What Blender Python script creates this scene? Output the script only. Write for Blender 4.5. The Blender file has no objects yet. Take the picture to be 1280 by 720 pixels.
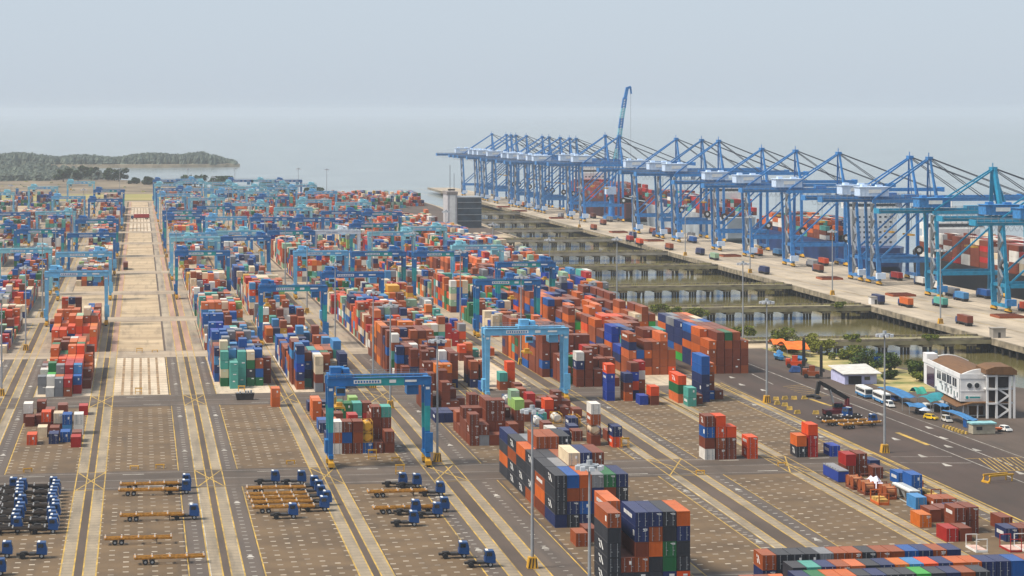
import bpy, math, random
import numpy as np
random.seed(11)
RNG = np.random.RandomState(5)
sc = bpy.context.scene
COL = sc.collection
R = math.radians
# ------------------------------------------------------------------ camera
F_PX, CAM_H, HORIZON, YAW = 2940.0, 86.0, 138.0, math.atan(464.2 / 2940.0)
cam_d = bpy.data.cameras.new("camera")
cam = bpy.data.objects.new("camera", cam_d); COL.objects.link(cam)
cam.location = (0, 0, CAM_H)
cam.rotation_euler = (R(90), 0, -YAW)
cam_d.sensor_fit = 'HORIZONTAL'; cam_d.sensor_width = 36.0
cam_d.lens = 36.0 * F_PX / 1280.0
cam_d.shift_y = -(360.0 - HORIZON) / 1280.0
cam_d.clip_start = 1.0; cam_d.clip_end = 60000.0
sc.camera = cam
# ------------------------------------------------------------------ sky, sun, exposure
w = bpy.data.worlds.new("World"); sc.world = w; w.use_nodes = True
nt = w.node_tree; nt.nodes.clear()
SUN_EL, SUN_AZ = R(54), R(-100)          # azimuth measured from +Y towards +X
sky = nt.nodes.new('ShaderNodeTexSky'); sky.sky_type = 'NISHITA'; sky.sun_disc = False
sky.sun_elevation = SUN_EL; sky.sun_rotation = SUN_AZ
sky.air_density = 1.0; sky.dust_density = 1.2; sky.ozone_density = 2.0; sky.altitude = 0
hs = nt.nodes.new('ShaderNodeHueSaturation'); hs.inputs['Saturation'].default_value = 0.62
bg = nt.nodes.new('ShaderNodeBackground'); bg.inputs["Strength"].default_value = 0.085
ow = nt.nodes.new('ShaderNodeOutputWorld')
veil = nt.nodes.new('ShaderNodeMix'); veil.data_type = 'RGBA'; veil.inputs[0].default_value = 0.85       # thin overcast veil over the clear sky
veil.inputs[7].default_value = (4.5, 5.2, 6.0, 1)
nt.links.new(sky.outputs[0], hs.inputs['Color']); nt.links.new(hs.outputs[0], veil.inputs[6]); nt.links.new(veil.outputs[2], bg.inputs[0]); nt.links.new(bg.outputs[0], ow.inputs[0])
sun_d = bpy.data.lights.new("sun", 'SUN'); sun_d.energy = 3.7; sun_d.angle = R(17); sun_d.color = (1.0, 0.91, 0.79)
sun = bpy.data.objects.new("sun", sun_d); COL.objects.link(sun)
sd = (math.sin(SUN_AZ) * math.cos(SUN_EL), math.cos(SUN_AZ) * math.cos(SUN_EL), math.sin(SUN_EL))
from mathutils import Vector, Matrix
sun.rotation_euler = Vector(sd).to_track_quat('Z', 'Y').to_euler()
sun.location = (-300, 200, 400)
vs = sc.view_settings
vs.view_transform = 'Standard'; vs.look = 'None'; vs.gamma = 1.0; vs.use_curve_mapping = False
vs.exposure = 0.6
cy = sc.cycles
cy.max_bounces = 5; cy.diffuse_bounces = 2; cy.glossy_bounces = 2; cy.transmission_bounces = 3; cy.volume_bounces = 2
cy.use_denoising = True
cy.caustics_reflective = False; cy.caustics_refractive = False
HAZE = 7.2e-5
# ------------------------------------------------------------------ helpers
SA, CA = math.sin(YAW), math.cos(YAW)
def depth(x, y): return x * SA + y * CA
def proj(x, y, z):
    d = x * SA + y * CA
    return 640 + F_PX * (x * CA - y * SA) / d, HORIZON + F_PX * (CAM_H - z) / d, d
def W(x, y):
    """the yard's right-hand rows lean in by about a degree"""
    return x - (0.00013 * x * min(max(y - 650, 0), 1650) if x > 0 else 0)
MATS = {}
def mat(name, col, rough=0.6, metal=0.0, var=0.18, scale=0.6, stretch=(1, 1, 1), rnd=0.0, dust_skylight=0.0, bump=0.0, bscale=8.0, spec=0.4, col2=None, streak=0.0, stain=0.0):
    if name in MATS: return MATS[name]
    m = bpy.data.materials.new(name); m.use_nodes = True; MATS[name] = m
    t = m.node_tree; N = t.nodes; L = t.links
    b = N['Principled BSDF']
    b.inputs['Roughness'].default_value = rough; b.inputs['Metallic'].default_value = metal
    b.inputs['Specular IOR Level'].default_value = spec
    tc = N.new('ShaderNodeTexCoord'); mp = N.new('ShaderNodeMapping'); mp.inputs['Scale'].default_value = stretch
    L.new(tc.outputs['Object'], mp.inputs[0])
    no = N.new('ShaderNodeTexNoise'); no.inputs['Scale'].default_value = scale; no.inputs['Detail'].default_value = 5
    L.new(mp.outputs[0], no.inputs['Vector'])
    rp = N.new('ShaderNodeValToRGB')
    c2 = col2 or tuple(max(0, c * (1 - 2 * var)) for c in col)
    c1 = tuple(min(1, c * (1 + var)) for c in col)
    rp.color_ramp.elements[0].position = 0.3; rp.color_ramp.elements[1].position = 0.7
    rp.color_ramp.elements[0].color = (*c2, 1); rp.color_ramp.elements[1].color = (*c1, 1)
    L.new(no.outputs[0], rp.inputs[0])
    out = rp.outputs[0]
    if streak:
        m2 = N.new('ShaderNodeMapping'); m2.inputs['Scale'].default_value = (2.2, 2.2, 0.22); L.new(tc.outputs['Object'], m2.inputs[0])
        n2 = N.new('ShaderNodeTexNoise'); n2.inputs['Scale'].default_value = 1.6; n2.inputs['Detail'].default_value = 6; L.new(m2.outputs[0], n2.inputs['Vector'])
        r2 = N.new('ShaderNodeValToRGB'); r2.color_ramp.elements[0].position = 0.55; r2.color_ramp.elements[1].position = 0.8
        r2.color_ramp.elements[0].color = (0, 0, 0, 1); r2.color_ramp.elements[1].color = (streak, streak, streak, 1); L.new(n2.outputs[0], r2.inputs[0])
        mx = N.new('ShaderNodeMix'); mx.data_type = 'RGBA'; mx.inputs[7].default_value = (0.09, 0.045, 0.025, 1)
        L.new(r2.outputs[0], mx.inputs[0]); L.new(out, mx.inputs[6]); out = mx.outputs[2]
    if stain:
        for k_, (sc3, st3, lo3, hi3) in enumerate((((.25, .02, 1), 1.3, .52, .72), ((.07, .07, 1), 1.0, .50, .72), ((.9, .9, 1), 1.0, .66, .78))):
            m3 = N.new('ShaderNodeMapping'); m3.inputs['Scale'].default_value = sc3; m3.inputs['Location'].default_value = (3.7 * k_, 1.9, 0); L.new(tc.outputs['Object'], m3.inputs[0])
            n3 = N.new('ShaderNodeTexNoise'); n3.inputs['Scale'].default_value = st3; n3.inputs['Detail'].default_value = 7; n3.inputs['Roughness'].default_value = .6; L.new(m3.outputs[0], n3.inputs['Vector'])
            r3 = N.new('ShaderNodeMapRange'); r3.inputs[1].default_value = lo3; r3.inputs[2].default_value = hi3; r3.inputs[4].default_value = stain * (1, .8, .9)[k_]; L.new(n3.outputs[0], r3.inputs[0])
            mx = N.new('ShaderNodeMix'); mx.data_type = 'RGBA'; mx.inputs[7].default_value = (.045, .036, .028, 1); L.new(r3.outputs[0], mx.inputs[0]); L.new(out, mx.inputs[6]); out = mx.outputs[2]
    if rnd:
        oi = N.new('ShaderNodeObjectInfo'); h = N.new('ShaderNodeHueSaturation')
        ma = N.new('ShaderNodeMapRange'); ma.inputs[3].default_value = 1 - rnd; ma.inputs[4].default_value = 1 + rnd
        L.new(oi.outputs['Random'], ma.inputs[0]); L.new(ma.outputs[0], h.inputs['Value']); L.new(out, h.inputs['Color']); out = h.outputs[0]
    if dust_skylight:  # upward faces paler: settled dust plus sky light painted into the colour
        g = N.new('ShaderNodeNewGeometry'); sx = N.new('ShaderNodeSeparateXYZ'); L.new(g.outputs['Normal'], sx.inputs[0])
        mr = N.new('ShaderNodeMapRange'); mr.inputs[1].default_value = 0.8; mr.inputs[2].default_value = 1.0; mr.inputs[4].default_value = dust_skylight
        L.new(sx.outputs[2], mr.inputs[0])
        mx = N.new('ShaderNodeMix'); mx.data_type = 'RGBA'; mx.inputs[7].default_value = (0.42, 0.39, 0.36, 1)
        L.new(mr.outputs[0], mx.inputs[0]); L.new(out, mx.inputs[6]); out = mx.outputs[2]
    L.new(out, b.inputs['Base Color'])
    if bump:
        nb = N.new('ShaderNodeTexNoise'); nb.inputs['Scale'].default_value = bscale; nb.inputs['Detail'].default_value = 4
        L.new(tc.outputs['Object'], nb.inputs['Vector'])
        bp = N.new('ShaderNodeBump'); bp.inputs['Strength'].default_value = bump; bp.inputs['Distance'].default_value = 0.3
        L.new(nb.outputs[0], bp.inputs['Height']); L.new(bp.outputs[0], b.inputs['Normal'])
    return m

class MB:
    """collects faces; build() links them as one mesh object"""
    def __init__(s): s.v = []; s.f = []; s.m = []
    def face(s, pts, m=0):
        n = len(s.v); s.v += [tuple(p) for p in pts]; s.f.append(tuple(range(n, n + len(pts)))); s.m.append(m); return s
    def hexa(s, p, m=0):
        n = len(s.v); s.v += [tuple(q) for q in p]
        for f in ((3, 2, 1, 0), (4, 5, 6, 7), (0, 1, 5, 4), (1, 2, 6, 5), (2, 3, 7, 6), (3, 0, 4, 7)):
            s.f.append(tuple(n + i for i in f)); s.m.append(m)
        return s
    def box(s, x0, x1, y0, y1, z0, z1, m=0):
        return s.hexa([(x0, y0, z0), (x1, y0, z0), (x1, y1, z0), (x0, y1, z0), (x0, y0, z1), (x1, y0, z1), (x1, y1, z1), (x0, y1, z1)], m)
    def beam(s, p, q, a, b=None, m=0, up=(0, 0, 1), a2=None, b2=None):
        p, q = Vector(p), Vector(q); b = b or a; a2 = a2 or a; b2 = b2 or b
        d = (q - p).normalized(); u = Vector(up)
        if abs(d.dot(u)) > 0.98: u = Vector((0, 1, 0))
        sx = d.cross(u).normalized(); sz = sx.cross(d)
        P = [p + sx * i * a / 2 + sz * j * b / 2 for i, j in ((-1, -1), (1, -1), (1, 1), (-1, 1))]
        Q = [q + sx * i * a2 / 2 + sz * j * b2 / 2 for i, j in ((-1, -1), (1, -1), (1, 1), (-1, 1))]
        return s.hexa(P + Q, m)
    def cyl(s, p, q, r, n=8, m=0, r2=None, cap=True):
        p, q = Vector(p), Vector(q); r2 = r if r2 is None else r2
        d = (q - p).normalized(); u = Vector((0, 0, 1)) if abs(d.z) < 0.9 else Vector((1, 0, 0))
        a = d.cross(u).normalized(); b = a.cross(d)
        k = len(s.v)
        for c, rr in ((p, r), (q, r2)):
            for i in range(n):
                t = 2 * math.pi * i / n; s.v.append(tuple(c + a * rr * math.cos(t) + b * rr * math.sin(t)))
        for i in range(n):
            j = (i + 1) % n; s.f.append((k + i, k + j, k + n + j, k + n + i)); s.m.append(m)
        if cap:
            s.f.append(tuple(k + i for i in reversed(range(n)))); s.m.append(m)
            s.f.append(tuple(k + n + i for i in range(n))); s.m.append(m)
        return s
    def prism(s, prof, y0, y1, m=0):
        """profile in XZ, extruded along Y"""
        n = len(prof); k = len(s.v)
        for y in (y0, y1): s.v += [(x, y, z) for x, z in prof]
        for i in range(n):
            j = (i + 1) % n; s.f.append((k + j, k + i, k + n + i, k + n + j)); s.m.append(m)
        s.f.append(tuple(k + i for i in range(n))); s.m.append(m); s.f.append(tuple(k + n + i for i in reversed(range(n)))); s.m.append(m)
        return s
    def mesh(s, name, mats):
        me = bpy.data.meshes.new(name); me.from_pydata(s.v, [], s.f)
        for m in (mats if isinstance(mats, (list, tuple)) else [mats]): me.materials.append(m)
        if any(s.m): me.polygons.foreach_set('material_index', s.m)
        me.update(); return me
    def build(s, name, mats, parent=None, loc=None, rot=None):
        return link(name, s.mesh(name, mats), parent, loc, rot)
def link(name, me, parent=None, loc=None, rot=None):
    o = bpy.data.objects.new(name, me); COL.objects.link(o)
    if parent: o.parent = parent
    if loc: o.location = loc
    if rot is not None: o.rotation_euler = (0, 0, rot) if not isinstance(rot, tuple) else rot
    return o
LABELS = {}
def tag(o, label, cat, group=None, kind=None):
    if label:
        o['label'] = label; LABELS.setdefault(label, []).append(o.name)
        n = len(label.replace('-', '').split())
        if n > 16 or n < 4: print('LABEL LEN', n, label)
    if cat: o['category'] = cat
    if group: o['group'] = group
    elif 'group' in o: del o['group']
    if kind: o['kind'] = kind
    return o
def thing(name, label, cat, loc=(0, 0, 0), rot=0, group=None):
    o = bpy.data.objects.new(name, None); COL.objects.link(o); o.empty_display_size = 0.5
    o.location = loc; o.rotation_euler = (0, 0, rot)
    return tag(o, label, cat, group)
def structure(o): o['kind'] = 'structure'; return o
KIDS = {}
def freeze(o):
    KIDS[o.name] = [(c, list(c.children)) for c in o.children]
def dup(o, loc, rot=0, label=None, group=None):
    if o.name not in KIDS: freeze(o)
    r = o.copy(); COL.objects.link(r); r.location = loc; r.rotation_euler = (0, 0, rot)
    if label: tag(r, label, r['category'], group or r.get('group'))
    for c, gs in KIDS[o.name]:
        c2 = c.copy(); COL.objects.link(c2); c2.parent = r
        for g in gs:
            g2 = g.copy(); COL.objects.link(g2); g2.parent = c2
    return r
ORD = "first second third fourth fifth sixth seventh eighth ninth tenth eleventh twelfth thirteenth fourteenth fifteenth sixteenth seventeenth eighteenth nineteenth twentieth".split()
def nth(i): return ORD[i] if i < 20 else "twenty-" + ORD[i - 20]
# ------------------------------------------------------------------ materials
white = mat('white_paint', (0.72, 0.72, 0.70), 0.5, var=0.06)
yellow = mat('yellow_steel', (0.62, 0.33, 0.02), 0.5, var=0.12)
black = mat('black_rubber', (0.018, 0.018, 0.02), 0.8)
dark = mat('dark_steel', (0.035, 0.03, 0.028), 0.7, var=0.3)
steel = mat('galvanised_steel', (0.32, 0.34, 0.36), 0.5, 0.3, var=0.1)
glass = mat('dark_glass', (0.02, 0.03, 0.04), 0.08, spec=0.8)
concrete = mat('concrete', (0.34, 0.31, 0.27), 0.9, var=0.2, scale=0.15)
deep_blue = mat('deep_blue_paint', (0.005, 0.13, 0.37), 0.45, var=0.12)
teal_p = mat('teal_paint', (0.006, 0.29, 0.30), 0.45, var=0.12)
light_blue = mat('light_blue_paint', (0.13, 0.40, 0.64), 0.45, var=0.1)
pale_teal = mat('pale_teal_paint', (0.22, 0.52, 0.62), 0.45, var=0.1)
quay_blue = mat('quay_crane_blue', (0.028, 0.20, 0.52), 0.45, var=0.14)
quay_blue_b = mat('quay_crane_dull_blue', (0.03, 0.17, 0.42), 0.5, var=0.14)
quay_teal = mat('quay_crane_teal', (0.007, 0.24, 0.42), 0.45, var=0.12)
house_blue = mat('machinery_house_paint', (0.55, 0.67, 0.84), 0.5, var=0.07)
rope_m = mat('rope', (0.07, 0.08, 0.1), 0.7)
orange_frame = mat('ochre_frame', (0.47, 0.21, 0.022), 0.6, var=0.25, scale=1.5)
cab_blue = mat('cab_blue', (0.005, 0.052, 0.19), 0.35, var=0.1, rnd=0.15)
# ------------------------------------------------------------------ ground, water, roads
ZONES = [(426, 541), (567, 692), (718, 829), (850, 970), (992, 1112), (1134, 1253), (1275, 1394), (1416, 1530), (1552, 1672), (1694, 1814), (1836, 1955), (1977, 2096), (2118, 2240)]
ROADS = [(398, 426), (541, 567), (692, 718), (829, 850), (970, 992), (1112, 1134), (1253, 1275), (1394, 1416), (1530, 1552), (1672, 1694), (1814, 1836), (1955, 1977), (2096, 2118), (2240, 2262)]
# block: runway centres, first slot x, lane span
BLOCKS = {-5: (-149, -126, -143.5, (-130.5, -127)), -4: (-121.5, -98.5, -114.5, (-120.5, -116)), -3: (-93, -69.5, -91, (-74.5, -70.5)), -2: (-65, -41.7, -62.5, (-46.5, -43)), -1: (-37, -13.6, -31.2, (-35.8, -32)),
          0: (-9.4, 13.9, -8.2, (9.2, 12.7)), 1: (17.9, 41.2, 23.4, (19.2, 22.6)), 2: (45.2, 68.4, 47.3, (63.6, 67)), 3: (74, 98.6, 83.3, (75.4, 81.6)), 4: (102, 124.2, 104.6, (120.5, 123)), 5: (130.6, 153.5, 136.3, (132, 135.6)), 6: (157, 180, 159.3, (175.6, 178.6))}
shore = [(290, 300), (290, 640), (268, 700), (250, 760), (232, 830), (218, 900), (212, 1000), (208, 1400), (212, 1560), (250, 1620), (252, 1800), (262, 2100), (262, 2240), (205, 2330), (150, 2470), (95, 2570), (55, 2720), (-20, 2950), (-150, 3150), (-260, 3500), (-260, 3800), (-4000, 3800), (-4000, 300)]
g = MB()
g.face([(x, y, 0) for x, y in shore])
inner = shore[:20]
for (x0, y0), (x1, y1) in zip(inner[:-1], inner[1:]):       # sloping bank into the water
    dx, dy = x1 - x0, y1 - y0; l = math.hypot(dx, dy); nx, ny = dy / l * 26, -dx / l * 26
    g.face([(x0, y0, 0), (x0 + nx, y0 + ny, -7.5), (x1 + nx, y1 + ny, -7.5), (x1, y1, 0)], 1)
asphalt = mat('asphalt', (0.088, 0.063, 0.048), 0.9, var=0.22, scale=0.045, stretch=(1.6, 0.5, 1), col2=(0.064, 0.046, 0.034), stain=0.45)
sand = mat('sand', (0.46, 0.36, 0.24), 0.95, var=0.2, scale=0.08)
structure(g.build('ground', [asphalt, sand]))
grassy = mat('dry_grass', (0.27, 0.21, 0.085), 0.95, var=0.25, scale=0.02, stretch=(0.5, 1, 1), col2=(0.20, 0.20, 0.045))
gb = mat('brown_scrub', (0.20, 0.155, 0.10), 0.95, var=0.3, scale=0.02)
m = MB(); m.face([(-900, 2275, .02), (205, 2275, .02), (190, 2345, .02), (150, 2450, .02), (-900, 2450, .02)], 0)
m.face([(-900, 2450, .02), (148, 2450, .02), (92, 2555, .02), (50, 2710, .02), (-24, 2940, .02), (-900, 2940, .02)], 1)
structure(m.build('grass_field', [grassy, gb]))
m = MB(); m.face([(228, 690, .02), (266, 692, .02), (249, 755, .02), (231, 826, .02), (222, 826, .02), (224, 770, .02)], 0)
m.face([(214, 826, .02), (231, 826, .02), (217, 898, .02), (211, 1000, .02), (206, 1000, .02)], 1)
structure(m.build('shore_verge', [mat('weedy_sand', (0.38, 0.29, 0.13), 0.95, var=0.3, scale=0.12, col2=(0.13, 0.15, 0.035)), sand]))
def water_mat(name, col, rough, sc_, bmp=0.2):
    m = mat(name, col, rough, var=0.15, scale=0.01, spec=0.5, bump=bmp, bscale=sc_); return m
wm = water_mat('sea_water', (0.20, 0.235, 0.235), 0.2, 0.12, 0.035)
m = MB(); m.face([(-16000, -3000, -5.2), (30000, -3000, -5.2), (30000, 40000, -5.2), (-16000, 40000, -5.2)])
structure(m.build('sea_water', wm))
m = MB(); m.face([(200, 560, -5.1), (392, 560, -5.1), (372, 1560, -5.1), (340, 2240, -5.1), (190, 2240, -5.1)])
structure(m.build('basin_water', water_mat('muddy_water', (0.162, 0.140, 0.051), 0.10, 0.5, 0.035)))

paver = mat('brown_pavers', (0.135, 0.088, 0.045), 0.9, var=0.2, scale=0.06, stretch=(0.7, 1.5, 1), col2=(0.096, 0.062, 0.033), stain=0.38)
pad = mat('pale_concrete_pad', (0.549, 0.461, 0.349), 0.9, var=0.18, scale=0.05, stretch=(1.2, 0.5, 1), col2=(0.421, 0.335, 0.233), stain=0.35)
tan = mat('tan_concrete', (0.442, 0.340, 0.217), 0.9, var=0.2, scale=0.035, stretch=(0.35, 1.6, 1), col2=(0.306, 0.223, 0.135), stain=0.45)
runway = mat('runway_concrete', (0.294, 0.235, 0.159), 0.9, var=0.15, scale=0.12, stretch=(2, 0.4, 1), col2=(0.213, 0.176, 0.127), stain=0.42)
lane_m = mat('truck_lane', (0.101, 0.077, 0.059), 0.9, var=0.2, scale=0.1, stretch=(2.5, 0.2, 1), col2=(0.082, 0.065, 0.055), stain=0.38)
lane_far = mat('pale_truck_lane', (0.336, 0.272, 0.192), 0.9, var=0.2, scale=0.1, stretch=(2.5, 0.15, 1), col2=(0.192, 0.160, 0.128), stain=0.50)
redrun = mat('reddish_runway', (0.357, 0.221, 0.162), 0.9, var=0.15, scale=0.1, stretch=(2.5, 0.2, 1))
mk_y = mat('yellow_marking', (0.50, 0.31, 0.045), 0.8, var=0.25, scale=0.25, col2=(0.24, 0.17, 0.06), stain=0.5)
mk_w = mat('white_marking', (0.46, 0.43, 0.38), 0.8, var=0.2, scale=0.25, col2=(0.20, 0.18, 0.15), stain=0.5)
pads_m = mat('slot_pad', (0.372, 0.318, 0.246), 0.9, var=0.25, scale=0.12, col2=(0.168, 0.132, 0.096))
brown_gap = mat('brown_gap', (0.30, 0.20, 0.11), 0.9, var=0.25, scale=0.3)
joint = mat('joint', (0.12, 0.10, 0.085), 0.9)
def strip(mb, x0, x1, y0, y1, z, m=0):
    n = max(1, int((y1 - y0) / 130))
    for i in range(n):
        a, b = y0 + (y1 - y0) * i / n, y0 + (y1 - y0) * (i + 1) / n
        mb.face([(W(x0, a), a, z), (W(x1, a), a, z), (W(x1, b), b, z), (W(x0, b), b, z)], m)
pv, rw, ln, yl, wl_, sp, gp = MB(), MB(), MB(), MB(), MB(), MB(), MB()
for b, (L_, R_, s_, lane) in BLOCKS.items():
    for zi, (y0, y1) in enumerate(ZONES):
        sx0, sx1 = s_ - 0.5, s_ + 16.6
        strip(pv, sx0, sx1, y0 + 1, y1 - 1, .008, 0 if zi < 2 else (1 if zi == 2 or (zi in (9, 10, 11) and b == 0) else 2))
        strip(ln, lane[0], lane[1], y0 - 1, y1 + 1, .012, 0 if zi < 3 else 1)
        if zi < 3 or (b == 0 and zi < 6):
            ny = int((y1 - y0 - 4) / 4.9)
            for i in range(7):
                for j in range(ny):
                    if zi == 1 or zi == 0 or b != 0:
                        x = s_ + 0.0 + i * 2.72; yy = y0 + 3 + j * 4.9 + (2.4 if i % 2 else 0)
                        if random.random() < 0.9: strip(sp, x - .55, x + .55, yy, yy + .8, .016)
        if b == 0 and (zi == 2 or zi in (9, 10, 11)):
            for i in range(1, 6): strip(gp, s_ + i * 2.75 - .45, s_ + i * 2.75 + .35, y0 + 2, y1 - 2, .016, 0)
            for j in range(int((y1 - y0) / 6.4)): strip(gp, sx0, sx1, y0 + 2 + j * 6.4, y0 + 2.35 + j * 6.4, .02, 1)
        # lane chevrons and arrows
        if zi < 3:
            cx = (lane[0] + lane[1]) / 2
            for j in range(int((y1 - y0) / 4.2)):
                yy = y0 + 2 + j * 4.2; strip(wl_, cx - .55, cx + .45, yy, yy + .5, .02)
            for q in (0.25, 0.8):
                yy = y0 + (y1 - y0) * q; wl_.face([(cx - .8, yy, .022), (cx + .8, yy, .022), (cx, yy + 3.4, .022)])
            le = lane[0] - .2 if lane[0] < s_ else lane[1] + .2
            li = lane[1] + .3 if lane[0] < s_ else lane[0] - .3
            strip(yl, li - .13, li + .13, y0, y1, .02); strip(wl_, le - .1, le + .1, y0, y1, .02)
        # dark drain slot beside the runway
    for c in (L_, R_):
        far = 1 if b in (0, 1, -2) else 0
        strip(rw, c - 1.15, c + 1.15, 380, 829, .01, 0); strip(rw, c - 1.15, c + 1.15, 829, 2262, .01, 1 if (c in (17.9, 13.9, -65, -9.4)) else 0)
        for e in (-1.2, 1.2):
            strip(yl, c + e - .14, c + e + .14, 380, 2262, .022)
        for j in range(150): 
            yy = 384 + j * 3.0; strip(gp, c - 1.05, c + 1.05, yy, yy + .16, .018, 1)
structure(pv.build('yard_paving', [paver, pad, tan])); structure(rw.build('crane_runways', [runway, redrun])); structure(ln.build('truck_lanes', [lane_m, lane_far]))
structure(gp.build('paving_joints', [brown_gap, joint])); structure(sp.build('slot_markings', pads_m))
cr = MB(); road_g = mat('road_asphalt', (0.100, 0.075, 0.057), 0.9, var=0.18, scale=0.07, stretch=(0.4, 1.6, 1), stain=0.42); road_p = mat('pale_road', (0.353, 0.276, 0.196), 0.9, var=0.15, scale=0.05, stretch=(0.4, 1.6, 1), stain=0.35)
for i, (y0, y1) in enumerate(ROADS):
    cr.face([(-170, y0, .026), (W(197, y0), y0, .026), (W(197, y1), y1, .026), (-170, y1, .026)], 0 if i < 3 else 1)
    if i < 4:
        yc = (y0 + y1) / 2
        for yy in (y0 + 2, yc, y1 - 2): strip(wl_, -150, 178, yy - .11, yy + .11, .034)
        for b, (L_, R_, s_, lane) in BLOCKS.items():
            strip(wl_, s_ + 4, s_ + 9, y1 - 4.6, y1 - 4.0, .034); strip(wl_, s_ + 9, s_ + 14, y0 + 3.6, y0 + 4.2, .034)
            for c in (L_, R_):
                for e in (-1.2, 1.2): strip(yl, c + e - .13, c + e + .13, y0, y1, .034)
        for c, d_ in () if i not in (1, 2) else ((-13.3, -9.4), (13.9, 17.9), (41.2, 45.2), (68.4, 74), (124.2, 130.6), (153.5, 157)):   # yellow crossing boxes
            for (xa, ya, xb, yb) in ((c - 1.2, y0, d_ + 1.2, y1), (c - 1.2, y1, d_ + 1.2, y0), (c - 1.2, y0, d_ + 1.2, y0), (c - 1.2, y1, d_ + 1.2, y1)):
                dx, dy = xb - xa, yb - ya; l = math.hypot(dx, dy); nx, ny = -dy / l * .16, dx / l * .16
                yl.face([(xa + nx, ya + ny, .036), (xb + nx, yb + ny, .036), (xb - nx, yb - ny, .036), (xa - nx, ya - ny, .036)])
structure(cr.build('cross_roads', [road_g, road_p]))
# service road on the right
sr = MB(); sr.face([(182.5, 380, .03), (216.5, 380, .03), (214.5, 560, .03), (212, 720, .03), (205, 840, .03), (196, 1000, .03), (182.5, 1000, .03)])
structure(sr.build('service_road', mat('service_asphalt', (0.067, 0.044, 0.034), 0.9, var=0.2, scale=0.06, stretch=(1.6, 0.35, 1), col2=(0.046, 0.031, 0.024), stain=0.50)))
def line(mb, pts, wd, z):
    for (x0, y0), (x1, y1) in zip(pts[:-1], pts[1:]):
        dx, dy = x1 - x0, y1 - y0; l = math.hypot(dx, dy); nx, ny = -dy / l * wd / 2, dx / l * wd / 2
        mb.face([(x0 + nx, y0 + ny, z), (x0 - nx, y0 - ny, z), (x1 - nx, y1 - ny, z), (x1 + nx, y1 + ny, z)])
line(wl_, [(208.5, 540), (205.7, 668), (203.8, 780), (200, 860)], .32, .042); line(wl_, [(215.9, 555), (212.9, 650), (211.5, 700)], .25, .042)
line(wl_, [(201.6, 510), (200.5, 582)], .3, .042); line(yl, [(199.9, 580), (199.4, 604)], 1.3, .042); line(wl_, [(196, 716), (197, 746)], .3, .042)
line(wl_, [(183, 552), (200, 549)], .3, .042); line(wl_, [(184, 562), (199, 560)], .3, .042); line(yl, [(197, 679), (198.4, 661)], 1.2, .042)
for i in range(9): line(yl, [(201.5 + i * 1.2, 536), (204.5 + i * 1.2, 556)], .28, .042)
line(yl, [(201, 536), (216, 536)], .3, .042); line(yl, [(201, 556), (216, 556)], .3, .042)
for i in range(8): line(yl, [(197.6, 682 + i * 4), (205, 686 + i * 4)], .3, .042)
for x, y in ((189, 700), (192, 560), (195, 590), (204, 575), (208, 590), (211, 610), (188, 735), (206, 530), (196, 640), (207, 640), (209, 568), (193, 545), (186, 715), (209, 700)):
    wl_.face([(x - .9, y, .044), (x + .9, y, .044), (x + .3, y + 4.6, .044), (x - .3, y + 4.6, .044)])
for e in (-1.2, 1.2): line(yl, [(181.6 + e, 380), (180.6 + e, 570), (179.6 + e, 723)], .5, .046)
structure(yl.build('yellow_markings', mk_y)); structure(wl_.build('white_markings', mk_w))
# ------------------------------------------------------------------ containers
CW, CH, L20, L40, PITCH = 2.46, 2.70, 6.2, 12.5, 2.64
PAL = {'maroon-brown': (0.175, 0.040, 0.016), 'rust-brown': (0.29, 0.068, 0.017), 'burnt-orange': (0.50, 0.105, 0.013), 'bright-orange': (0.60, 0.15, 0.012),
       'vermilion': (0.64, 0.07, 0.009), 'crimson': (0.38, 0.017, 0.012), 'navy': (0.016, 0.028, 0.10), 'blue': (0.008, 0.085, 0.31), 'royal-blue': (0.012, 0.045, 0.30), 'sky-blue': (0.05, 0.21, 0.44),
       'teal': (0.07, 0.31, 0.26), 'dark-green': (0.015, 0.13, 0.045), 'bright-green': (0.04, 0.33, 0.05), 'lime-green': (0.26, 0.42, 0.12), 'cream': (0.62, 0.50, 0.34),
       'white': (0.66, 0.63, 0.58), 'grey': (0.20, 0.205, 0.22), 'charcoal': (0.030, 0.033, 0.042), 'yellow': (0.60, 0.32, 0.03), 'salmon-pink': (0.60, 0.145, 0.04), 'sage-green': (0.27, 0.42, 0.28)}
PN = list(PAL); CM = {n: mat('container_' + n.replace('-', '_'), c, 0.55, var=0.09, scale=0.35, rnd=0.14, dust_skylight=0.13, streak=0.35, spec=0.25) for n, c in PAL.items()}
CMF = {n: mat('far_container_' + n.replace('-', '_'), c, 0.55, var=0.13, scale=0.12, dust_skylight=0.13, spec=0.22) for n, c in PAL.items()}
def P(**k): return k
MIX = {'maroon-brown': 7, 'rust-brown': 7, 'burnt-orange': 6.5, 'bright-orange': 1.6, 'vermilion': 3.5, 'crimson': 3, 'navy': 5, 'blue': 5, 'royal-blue': 2, 'sky-blue': 4, 'teal': 3, 'dark-green': 3, 'lime-green': .7, 'cream': 7, 'white': 5.5, 'grey': 4.5, 'yellow': .8, 'salmon-pink': 3, 'sage-green': 4}
BROWN = {'maroon-brown': 22, 'rust-brown': 9, 'burnt-orange': 2, 'navy': 2, 'blue': 1, 'teal': 1, 'dark-green': 1, 'crimson': 1, 'white': .5}
BLUEY = {'navy': 6, 'blue': 9, 'royal-blue': 3, 'rust-brown': 4, 'maroon-brown': 3, 'teal': 2, 'white': 2, 'cream': 1.5, 'grey': 2, 'sky-blue': 4}
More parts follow.
